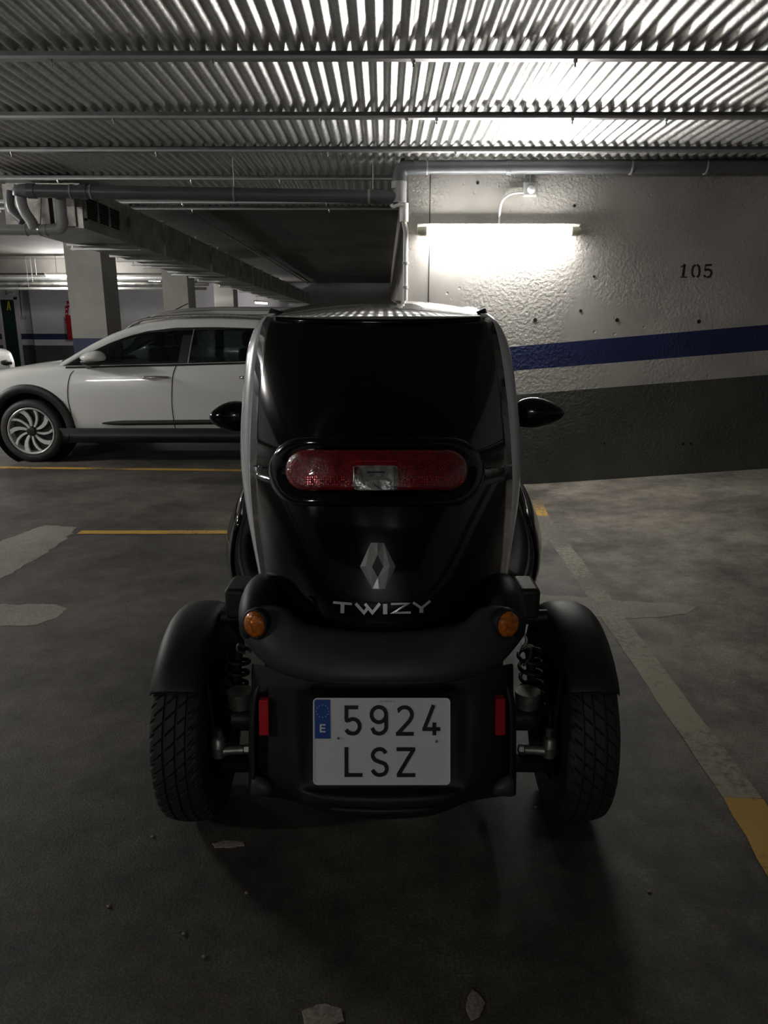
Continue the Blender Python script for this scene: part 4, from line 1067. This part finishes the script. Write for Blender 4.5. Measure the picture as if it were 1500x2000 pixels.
    tube('mirror_arm', [(mc.x - sg*.06, mc.y + .01, mc.z - .035), (sg*.42, 3.02, mc.z - .10)], .016, M['black_pl'], tz, 10)

# --- body tub, nose, windscreen, seat
tub = []
for y, w_, z0, z1 in ((1.70, .27, .24, .60), (1.80, .30, .22, .72), (2.0, .36, .20, .82), (2.3, .385, .19, .50), (2.9, .395, .19, .48), (3.2, .38, .20, .62), (3.5, .33, .22, .78), (3.78, .25, .26, .68), (3.86, .16, .32, .58)):
    tub.append([(-w_*.85, y, z0), (-w_, y, z0 + .05), (-w_, y, z1 - .05), (-w_*.85, y, z1), (w_*.85, y, z1), (w_, y, z1 - .05), (w_, y, z0 + .05), (w_*.85, y, z0)])
t_ = grid('body_tub', tub, M['black_pl'], tz, closed=True)
nose = []
for y, w_, z in ((3.14, .38, .84), (3.3, .37, .83), (3.5, .345, .80), (3.7, .29, .72), (3.82, .22, .62), (3.87, .16, .48)):
    nose.append([(w_*s_, y - .03*s_*s_, z - .05*s_*s_) for s_ in [-1 + i/6 for i in range(13)]])
grid('bonnet', nose, M['gloss_w'], tz, solid=.012)
ws = []
for k in range(7):
    q = k/6; y = 3.30 - .25*q - .02*q*q; z = .83 + .54*q; w_ = .385 - .10*q
    ws.append([(w_*s_, y - .06*s_*s_, z) for s_ in [-1 + i/6 for i in range(13)]])
grid('windscreen', ws, M['car_glass'], tz)
box('front_seat', (-.20, 2.55, .40), (.20, 2.98, .55), M['dark_in'], tz, bevel=.04)
box('seat_back', (-.19, 2.42, .52), (.19, 2.54, 1.18), M['dark_in'], tz, bevel=.05)
box('rear_seat', (-.19, 2.02, .40), (.19, 2.30, .78), M['dark_in'], tz, bevel=.04)
# rear cabin wall inside the shell
ib = []
for k in range(2, len(CR)):
    r_ = panel_rows(k, k+1)[0]; ib.append([(x*.93, y + .045, z) for x, y, z in r_])
grid('cabin_liner', ib, M['dark_in'], tz)

# ================================================================== other cars
def loft(name, stations, m, parent, closed=False, **k):
    return grid(name, stations, m, parent, closed=closed, **k)

def cut_wells(o, cuts):
    for (x, y0, y1, z, r) in cuts:
        v, f = tube_geo([(x, y0, z), (x, y1, z)], r, 40)
        off = root_loc(o.parent); me = bpy.data.meshes.new('cut'); me.from_pydata([tuple((TF[0](Vector(p)) if TF[0] else Vector(p)) - off) for p in v], [], f)
        bm = bmesh.new(); bm.from_mesh(me); bmesh.ops.recalc_face_normals(bm, faces=bm.faces); bm.to_mesh(me); bm.free()
        c = bpy.data.objects.new('cut', me); C.objects.link(c); c.location = off
        mod = o.modifiers.new('w', 'BOOLEAN'); mod.operation = 'DIFFERENCE'; mod.object = c; mod.solver = 'EXACT'
        bpy.context.view_layer.update()
        dg = bpy.context.evaluated_depsgraph_get(); nm_ = bpy.data.meshes.new_from_object(o.evaluated_get(dg))
        o.modifiers.clear(); o.data = nm_; bpy.data.objects.remove(c)
    for p in o.data.polygons: p.use_smooth = True
    o.data.set_sharp_from_angle(angle=R(35))

def alloy_wheel(X, Yf, r, rim, parent, spokes=5, out=-1):
    """wheel lying in the XZ plane, outer face at Yf, facing -Y when out=-1"""
    def ringp(y, rr, n=48): return [(X + rr*math.cos(2*math.pi*i/n), y, r + rr*math.sin(2*math.pi*i/n)) for i in range(n)]
    d = -out
    ty = grid('tyre', [ringp(Yf + d*.03, rim), ringp(Yf + d*.005, rim + .015), ringp(Yf, rim + (r-rim)*.45), ringp(Yf + d*.012, r - .018), ringp(Yf + d*.035, r - .002), ringp(Yf + d*.11, r), ringp(Yf + d*.18, r - .002), ringp(Yf + d*.21, r - .02), ringp(Yf + d*.215, rim)], M['rubber'], parent, closed=True, angle=40)
    wh = grid('wheel_rim', [ringp(Yf + d*.012, rim + .004), ringp(Yf + d*.006, rim - .004), ringp(Yf + d*.02, rim - .016), ringp(Yf + d*.10, rim - .03), ringp(Yf + d*.10, .02)], M['alloy'], parent, closed=True, angle=30)
    grid('wheel_well_disc', [ringp(Yf + d*.085, rim - .02), ringp(Yf + d*.085, .001)], M['black_pl'], wh, closed=True)
    for k in range(spokes*2):
        a0 = 2*math.pi*k/(spokes*2) + .35
        tw = .34; wid0, wid1 = (.010, .030) if k % 2 == 0 else (.010, .016)
        rows = []
        for q in (0, .25, .5, .75, 1.0):
            rr = .045 + (rim - .02 - .045)*q; a_ = a0 + tw*q*q; wd = wid0 + (wid1 - wid0)*q
            c_ = Vector((X + rr*math.cos(a_), Yf + d*(.03 - .012*q), r + rr*math.sin(a_))); s_ = Vector((-math.sin(a_), 0, math.cos(a_)))
            rows.append([c_ - s_*wd + Vector((0, d*.03, 0)), c_ - s_*wd, c_ + s_*wd*.8, c_ + s_*wd*.8 + Vector((0, d*.03, 0))])
        grid('spoke', rows, M['alloy'], wh, smooth=False)
    def hubp(y, rr): return ringp(y, rr, 20)
    grid('hub_cap', [hubp(Yf + d*.04, .055), hubp(Yf + d*.018, .05), hubp(Yf + d*.012, .03), hubp(Yf + d*.012, .001)], M['steel_d'], wh, closed=True)
    return wh

# ---- white crossover, side on, nose to the left
KY, KW, KX = 7.44, 1.80, -4.64
KC = KY + KW/2
kia = empty('crossover_car', (KX + 2.17, KC, 0), 'white crossover car parked side on, black sill and wheel arch trim', 'car')
kx = lambda px, py=740, Y=KY: at(px, py, Y).x - KX
ZB = [(0, .70), (.10, .78), (.5, .90), (.9, .955), (1.35, .985), (1.6, .99), (2.5, 1.01), (3.4, 1.035), (4.0, 1.05), (4.25, 1.0), (4.35, .9)]       # shoulder / belt line
ZT = [(0, .72), (.10, .80), (.5, .935), (.9, 1.0), (1.35, 1.05), (1.6, 1.02), (4.0, 1.06), (4.25, 1.02), (4.35, .9)]
WH = [(0, .60), (.08, .74), (.25, .83), (.5, .875), (.9, .895), (1.6, .90), (3.6, .90), (4.1, .86), (4.3, .78), (4.35, .70)]
body = []
NS = 60
for i in range(NS + 1):
    x = 4.35*i/NS; w_ = interp(WH, x); zb = interp(ZB, x); zt = interp(ZT, x); zs = .285 + .10*max(0, (.5-x)/.5) + .08*max(0, (x-3.9)/.45)
    half = [(w_*.55, zs), (w_*.93, zs), (w_*.972, zs + .06), (w_*.985, .44), (w_*.990, .52), (w_*1.0, .66), (w_*.998, .74), (w_*.985, zb - .09), (w_*.962, zb - .02), (w_*.935, zb), (w_*.70, zb + (zt-zb)*.7), (w_*.3, zt)]
    ring_ = [(KX + x, KC - y, z) for y, z in half] + [(KX + x, KC + y, z) for y, z in half[::-1]]
    body.append(ring_)
bo = grid('car_body', body, M['car_w'], kia, closed=True)
me = bo.data; bm = bmesh.new(); bm.from_mesh(me)
n_ = len(body[0]); bm.verts.ensure_lookup_table()
for st in (0, NS):
    try: bm.faces.new([bm.verts[st*n_ + j] for j in range(n_)])
    except Exception: pass
bmesh.ops.recalc_face_normals(bm, faces=bm.faces); bm.to_mesh(me); bm.free()
FW, RW, RK = KX + .985, KX + 3.585, .327
cut_wells(bo, [(FW, KY - .05, KY + .30, .345, .395), (RW, KY - .05, KY + .30, .345, .395), (FW, KY + KW - .30, KY + KW + .05, .345, .395), (RW, KY + KW - .30, KY + KW + .05, .345, .395)])
def side_y(z, x=2.0):
    """outer skin of the near side at height z"""
    w_ = interp(WH, x); zb = interp(ZB, x)
    return KC - interp([(.285, w_*.93), (.345, w_*.972), (.44, w_*.985), (.52, w_*.99), (.66, w_), (.74, w_*.998), (zb-.09, w_*.985), (zb-.02, w_*.962), (zb, w_*.935)], z)
# greenhouse: glass sides, windscreen, roof, pillars
ZR = [(1.30, 1.0), (1.45, 1.09), (1.62, 1.19), (1.82, 1.29), (2.02, 1.365), (2.2, 1.41), (2.5, 1.445), (2.9, 1.452), (3.3, 1.44), (3.7, 1.40), (3.95, 1.33), (4.15, 1.2), (4.28, 1.05)]
RWD = lambda x: interp([(1.3, .80), (1.7, .71), (2.1, .665), (3.4, .655), (4.0, .65), (4.28, .78)], x)
gx = [1.32 + (4.26-1.32)*i/40 for i in range(41)]
def gy(x, q): return (interp(WH, x)*.925)*(1-q) + RWD(x)*q
for sg in (-1, 1):
    rows = []
    for x in gx:
        zb = interp(ZB, x) - .01; zr = max(zb + .005, interp(ZR, x) - .045)
        rows.append([(KX + x, KC + sg*(gy(x, q) + .02*math.sin(math.pi*q)), zb + (zr - zb)*q) for q in (0, .25, .5, .75, 1)])
    grid('side_glass', rows, M['car_glass'], kia)
    # roof side rail with windscreen pillar
    rows = []
    for x in gx:
        zr = interp(ZR, x); w_ = RWD(x)
        rows.append([(KX + x, KC + sg*(w_ + .022), zr - .085 if x > 1.6 else zr - .055), (KX + x, KC + sg*(w_ + .026), zr - .06 if x > 1.6 else zr - .03), (KX + x, KC + sg*(w_ + .004), zr - .012), (KX + x, KC + sg*(w_ - .03), zr + .008), (KX + x, KC + sg*(w_ - .075), zr + .012)])
    grid('roof_side', rows, M['car_w'], kia)
    # black window surround below it and pillars
    rows = []
    for x in gx[6:]:
        zb = interp(ZB, x) - .01; zr = interp(ZR, x) - .085
        rows.append([(KX + x, KC + sg*(RWD(x) + .024), zr + .006), (KX + x, KC + sg*(RWD(x) + .031), zr - .012), (KX + x, KC + sg*(RWD(x) + .036), zr - .022)])
    grid('window_trim', rows, M['car_clad'], kia)
    for px0, px1 in ((343, 364),):
        xa, xb = kx(px0, 700), kx(px1, 700); rows = []
        for q in (0, .25, .5, .75, .95):
            sh = .055*q
            rows.append([(KX + x_ + sh, KC + sg*(gy(x_, q) + .02*math.sin(math.pi*q) + .006), interp(ZB, x_) - .01 + (interp(ZR, x_) - .05 - interp(ZB, x_))*q) for x_ in (xa, (xa+xb)/2, xb)])
        grid('door_pillar', rows, M['car_clad'], kia)
        rows = []
        for q in (0, .25, .5, .75, .93):
            sh = .055*q
            rows.append([(KX + xb + sh + d_, KC + sg*(gy(xb, q) + .02*math.sin(math.pi*q) + .009), interp(ZB, xb) - .01 + (interp(ZR, xb) - .05 - interp(ZB, xb))*q) for d_ in (-.012, .0)])
        grid('pillar_strip', rows, M['alu'], kia)
    # roof rail
    tube('roof_rail', smooth_path([(KX + 1.95, KC + sg*.60, interp(ZR, 1.95) + .0), (KX + 2.2, KC + sg*.60, interp(ZR, 2.2) + .045), (KX + 3.0, KC + sg*.60, 1.492), (KX + 3.7, KC + sg*.59, 1.43), (KX + 3.85, KC + sg*.585, 1.385)], 6), .016, M['alu'], kia, 10)
rows = []
for x in [1.30 + .9*i/10 for i in range(11)]:
    rows.append([(KX + x - .13*(1-s_*s_), KC + RWD(x)*.96*s_, interp(ZR, x) + .006 + .01*(1-s_*s_)) for s_ in [-1 + k/5 for k in range(11)]])
grid('windscreen', rows, M['car_glass'], kia)
rows = []
for x in [2.12 + 2.1*i/16 for i in range(17)]:
    rows.append([(KX + x - .10*(1-s_*s_)*max(0, 1-(x-2.12)/.4), KC + (RWD(x)-.06)*s_, interp(ZR, x) + .012 + .04*(1-s_*s_)) for s_ in [-1 + k/6 for k in range(13)]])
grid('roof', rows, M['car_w'], kia)
# black belt strip, cladding, arches, door seams
def side_ribbon(name, pts, wd, m, off=.003, horizontal=True, parent=kia):
    rows = []
    for x, z in pts:
        if horizontal: rows.append([(KX + x, side_y(z + d_, x) - off, z + d_) for d_ in (-wd/2, 0, wd/2)])
        else: rows.append([(KX + x + d_, side_y(z, x) - off, z) for d_ in (-wd/2, wd/2)])
    return grid(name, rows, m, parent)
side_ribbon('belt_trim', [(1.40 + i*.1, interp(ZB, 1.40 + i*.1) - .012) for i in range(27)], .018, M['car_clad'], .004)
zt = lambda px, py: at(px, py, KY).z
mo = [(kx(191) + (kx(470) - kx(191))*i/14, zt(191, 827) + (zt(425, 824) - zt(191, 827))*i/14) for i in range(15)]
rows = []
for i, (x, z) in enumerate(mo):
    h_ = .008 + .018*min(1, i/1.5); rows.append([(KX + x, side_y(z - h_, x) - .002, z - h_), (KX + x, side_y(z, x) - .018, z - h_*.6), (KX + x, side_y(z, x) - .018, z + h_*.6), (KX + x, side_y(z + h_, x) - .002, z + h_)])
grid('door_moulding', rows, M['car_clad'], kia)
rows = []
zl = zt(250, 851)
for i in range(24):
    x = 1.27 + (3.2-1.27)*i/23
    rows.append([(KX + x, side_y(zl, x) - .004, zl), (KX + x, side_y(zl, x) - .02, zl - .02), (KX + x, side_y(.36, x) - .022, .36), (KX + x, KY + .05, .20), (KX + x, KY + .3, .18)])
grid('sill_cladding', rows, M['car_clad'], kia)
for wx_ in (FW, RW):
    rows = []
    for i in range(37):
        a_ = R(-14 + 208*i/36); cs, sn = math.cos(a_), math.sin(a_)
        z_o, z_i = .345 + .465*sn, .345 + .375*sn
        x_o, x_i = wx_ + .465*cs, wx_ + .375*cs
        yo = min(side_y(max(.3, z_o), x_o - KX), KY + .12)
        rows.append([(x_o, yo + .004, z_o), (x_o - .012*cs, yo - .016, z_o - .012*sn), (x_i, yo - .018, z_i), (x_i - .004*cs, yo + .22, z_i)])
    grid('wheel_arch_trim', rows, M['car_clad'], kia)
    lin = []
    for i in range(49):
        a_ = 2*math.pi*i/48; lin.append([(wx_ + r_*math.cos(a_), y_, .345 + r_*math.sin(a_)) for r_, y_ in ((.388, KY + .02), (.388, KY + .292), (.01, KY + .292))])
    grid('wheel_liner', lin, M['dark_in'], kia)
    alloy_wheel(wx_, KY + .0, RK, .240, kia)
    alloy_wheel(wx_, KY + KW, RK, .240, kia, out=1)
for nm_, pts in (('door_seam', ((142, 724), (136, 733), (132, 754), (133, 782), (140, 816), (150, 849))), ('door_seam', ((343, 712.5), (337, 735), (335.5, 782), (338, 816), (344, 850)))):
    p2 = smooth_path([Vector((kx(px, py), zt(px, py), 0)) for px, py in pts], 5)
    side_ribbon(nm_, [(p.x, p.y) for p in p2], .009, M['seam'], .0025, False)
# handles
for px in (304, 492):
    hx, hz = kx(px, 738), zt(px, 738)
    side_h = side_y(hz, hx)
    cup = ellipsoid('handle_cup', (KX + hx - .01, side_h, hz - .004), (.085, .008, .028), M['car_w'], kia, 20, 10)
    tube('door_handle', smooth_path([(KX + hx - .13, side_h - .004, hz + .004), (KX + hx - .11, side_h - .03, hz + .006), (KX + hx, side_h - .036, hz + .008), (KX + hx + .11, side_h - .03, hz + .006), (KX + hx + .13, side_h - .004, hz + .004)], 5), .014, M['chrome'], kia, 12)
# mirror
mp_ = at(180, 700, KY - .08)
ellipsoid('wing_mirror', (mp_.x + .01, KY - .08, mp_.z + .004), (.13, .085, .072), M['car_w'], kia, 24, 14, shape=lambda v: Vector((v.x, v.y, v.z*(.95 + .25*v.x) if v.z > 0 else v.z*.62)))
ellipsoid('mirror_base', (mp_.x + .0, KY - .07, mp_.z - .036), (.125, .075, .042), M['car_clad'], kia, 20, 10)
tube('mirror_stalk', [(mp_.x - .03, KY - .05, mp_.z - .06), (mp_.x - .12, KY + .07, mp_.z - .10)], .022, M['car_clad'], kia, 10)
# head lamp and antenna
hl = [[(KX + x, KC - interp(WH, x)*(.985 - .0*k) - .004, z) for k, z in enumerate(zs)] for x, zs in ((.14, (.66, .70, .74)), (.25, (.68, .735, .79)), (.40, (.72, .78, .835)), (.55, (.79, .825, .86)), (.66, (.855, .865, .875)))]
grid('head_lamp', hl, M['steel_d'], kia)
hl = [[(x, y - .003, z) for x, y, z in (r_[1], r_[2])] for r_ in hl[:-1]]
# interior
for x in (2.15, 3.1):
    for sy in (-.36, .36):
        s_ = box('seat_back', (KX + x, KC + sy - .22, .60), (KX + x + .14, KC + sy + .22, 1.16), M['dark_in'], kia, bevel=.05)
        box('head_rest', (KX + x + .03, KC + sy - .12, 1.17), (KX + x + .12, KC + sy + .12, 1.33), M['dark_in'], s_, bevel=.04)
rows = []
for i in range(24):
    a_ = 2*math.pi*i/24; c_ = Vector((KX + 1.72 + .07*math.sin(a_), KC - .36 + .175*math.cos(a_), 1.02 + .165*math.sin(a_)))
    rows.append(c_)
tube('steering_wheel', rows + [rows[0]], .014, M['dark_in'], kia, 8)
box('dashboard', (KX + 1.28, KC - .7, .92), (KX + 1.62, KC + .7, 1.05), M['dark_in'], kia, bevel=.04)

# ---- white van in the bay behind
VY = 13.1; VX = at(290, 620, VY).x - 1.35; VW = 1.80; VC = VY + VW/2
van = empty('panel_van', (VX + 2.1, VC, 0), 'white panel van with a tall roof parked behind the crossover', 'van')
zr_ = lambda py: at(400, py, VY + .15).z
VT = zr_(598)
VPR = [(0, .75), (.08, .95), (.35, 1.06), (.72, 1.14), (.95, 1.34), (1.25, VT - .20), (1.40, VT - .12), (1.65, VT - .055), (2.0, VT - .02), (2.5, VT), (3.9, VT - .01), (4.25, VT - .06), (4.38, VT - .3)]
rows = []
for i in range(45):
    x = 4.38*i/44; zt_ = interp(VPR, x); w_ = interp([(0, .66), (.3, .85), (.8, .9), (4.1, .9), (4.38, .82)], x)
    zm = min(1.05, zt_ - .05)
    half = [(w_*.6, .26), (w_*.95, .26), (w_, .45), (w_, .8), (w_*.985, zm), (w_*.93, zm + (zt_-zm)*.6), (w_*.87, zt_ - .10*(zt_-zm)), (w_*.80, zt_ - .02), (w_*.4, zt_ + .005)]
    rows.append([(VX + x, VC - y, z) for y, z in half] + [(VX + x, VC + y, z) for y, z in half[::-1]])
vb = grid('van_body', rows, M['car_w'], van, closed=True)
bm = bmesh.new(); bm.from_mesh(vb.data); bm.verts.ensure_lookup_table(); n_ = len(rows[0])
for st in (0, 44): bm.faces.new([bm.verts[st*n_ + j] for j in range(n_)])
bmesh.ops.recalc_face_normals(bm, faces=bm.faces); bm.to_mesh(vb.data); bm.free()
cut_wells(vb, [(VX + .85, VY - .05, VY + .25, .34, .38), (VX + 3.55, VY - .05, VY + .25, .34, .38)])
for wx_ in (VX + .85, VX + 3.55):
    alloy_wheel(wx_, VY + .01, .31, .21, van); alloy_wheel(wx_, VY + VW - .01, .31, .21, van, out=1)
def van_y(z):   # near skin
    zm = 1.05; return VC - .9*interp([(.8, 1), (zm, .985), (zm + (VT-zm)*.6, .93), (VT - .1*(VT-zm), .87), (VT, .8)], z)
sg_ = [[(VX + x, van_y(z) - .006, z) for x, z in ((1.0, zb_), (1.28, zb_), (1.6, zb_), (2.0, zb_), (2.25, zb_))] for zb_ in (1.10,)]
gl = []
for q in (0, .5, 1):
    gl.append([(VX + x0 + (x1-x0)*q, van_y(1.08 + (VT - .22 - 1.08)*q) - .006, 1.08 + (VT - .22 - 1.08)*q) for x0, x1 in ((.98, 1.38), (1.4, 1.6), (1.8, 1.85), (2.18, 2.15))])
grid('cab_window', gl, M['car_glass'], van)
wsr = []
for q in (0, .33, .66, 1):
    x = .76 + .56*q; wsr.append([(VX + x - .012, VC + .76*s_, interp(VPR, x) + .012 - .02*s_*s_) for s_ in (-1, -.5, 0, .5, 1)])
grid('windscreen', wsr, M['car_glass'], van)
# pressed panel outline on the side, roof seam
cr_ = [(2.35, 1.30), (2.35, VT - .22), (2.39, VT - .165), (2.5, VT - .15), (3.75, VT - .15), (3.88, VT - .17), (3.93, VT - .24), (3.93, 1.30)]
tube('pressed_panel_edge', [(VX + x, van_y(z) - .002, z) for x, z in cr_], .006, M['seam'], van, 6)
tube('roof_gutter', [(VX + 1.25 + 2.9*i/12, VC - .9*.865, interp(VPR, 1.25 + 2.9*i/12) - .07) for i in range(13)], .007, M['seam'], van, 6)
tube('antenna', [(VX + 1.62, VC - .3, VT - .07), (VX + 1.90, VC - .3, VT + .06)], .009, M['steel_d'], van, 6)

# ---- white hatchback nose at the far left
hb_p = at(-38, 712, 14.2); ANG = R(-38)
hb = empty('hatchback_car', (hb_p.x - .15, 14.4, 0), 'white hatchback car beyond the crossover bonnet, only its nose showing', 'car')
base_ = Vector((hb_p.x - .15, 14.4, 0))
def tf(v):      # local: nose at x=0 pointing +x, y across
    c_, s_ = math.cos(ANG), math.sin(ANG); return Vector((base_.x + v.x*c_ - v.y*s_, base_.y + v.x*s_ + v.y*c_, v.z))
TF[0] = tf
rows = []
HP = [(0, .62), (.05, .80), (.25, .92), (.6, .98), (1.2, 1.03), (1.9, 1.38), (2.5, 1.42), (3.4, 1.40), (3.9, 1.05), (4.2, .95), (4.3, .6)]
HWD = [(0, .60), (.12, .76), (.4, .85), (3.9, .87), (4.3, .72)]
for i in range(37):
    x = 4.3*i/36; zt_ = interp(HP, x); w_ = interp(HWD, x); zm = min(.93, zt_ - .04); k_ = max(0, min(1, (zt_ - 1.0)/.35))
    half = [(w_*.6, .2), (w_*.95, .2), (w_, .42), (w_, .7), (w_*.97, zm), (w_*(.93 - .12*k_), zm + (zt_-zm)*.6), (w_*(.84 - .16*k_), zt_ - .02), (w_*.4, zt_ + .01)]
    rows.append([(-x, -y, z) for y, z in half] + [(-x, y, z) for y, z in half[::-1]])
o = grid('car_body', rows, M['car_w'], hb, closed=True)
bm = bmesh.new(); bm.from_mesh(o.data); bm.verts.ensure_lookup_table(); n_ = len(rows[0])
for st in (0, 36): bm.faces.new([bm.verts[st*n_ + j] for j in range(n_)])
bmesh.ops.recalc_face_normals(bm, faces=bm.faces); bm.to_mesh(o.data); bm.free()
for sy in (-1, 1):
    ellipsoid('grille_kidney', (.0, sy*.15, .66), (.03, .12, .075), M['steel_d'], hb, 18, 10)
    ellipsoid('head_lamp', (-.07, sy*.56, .69), (.08, .13, .06), M['steel_d'], hb, 18, 10)
    for xx in (-.80, -3.5):
        def rp(y, rr, n=28): return [(xx + rr*math.cos(2*math.pi*i/n), y, .31 + rr*math.sin(2*math.pi*i/n)) for i in range(n)]
        grid('wheel', [rp(sy*.88, .001), rp(sy*.88, .2), rp(sy*.885, .21), rp(sy*.88, .29), rp(sy*.85, .31), rp(sy*.70, .31), rp(sy*.69, .2)], M['rubber'], hb, closed=True)
pl_ = box('number_plate', (-.01, -.26, .46), (.02, .26, .57), M['plate_w'], hb); box('country_band', (.0, -.26, .46), (.023, -.215, .57), M['plate_bl'], pl_)
box('air_intake', (-.04, -.5, .28), (.012, .5, .40), M['steel_d'], hb)
gl = [[(-1.22 - .66*q, s_*(.72 - .12*q), interp(HP, 1.22 + .66*q) + .015) for s_ in (-1, -.5, 0, .5, 1)] for q in (0, .5, 1)]
grid('windscreen', gl, M['car_glass'], hb)
for sy in (-1, 1):
    gl = [[(-x, sy*(.86*(.955 - .16*q*min(1, max(0, (interp(HP, x)-1.0)/.35)))), .945 + (interp(HP, x) - .07 - .945)*q) for x in (1.5, 1.9, 2.5, 3.2, 3.6)] for q in (0, .5, 1)]
    grid('side_glass', gl, M['car_glass'], hb)
TF[0] = None
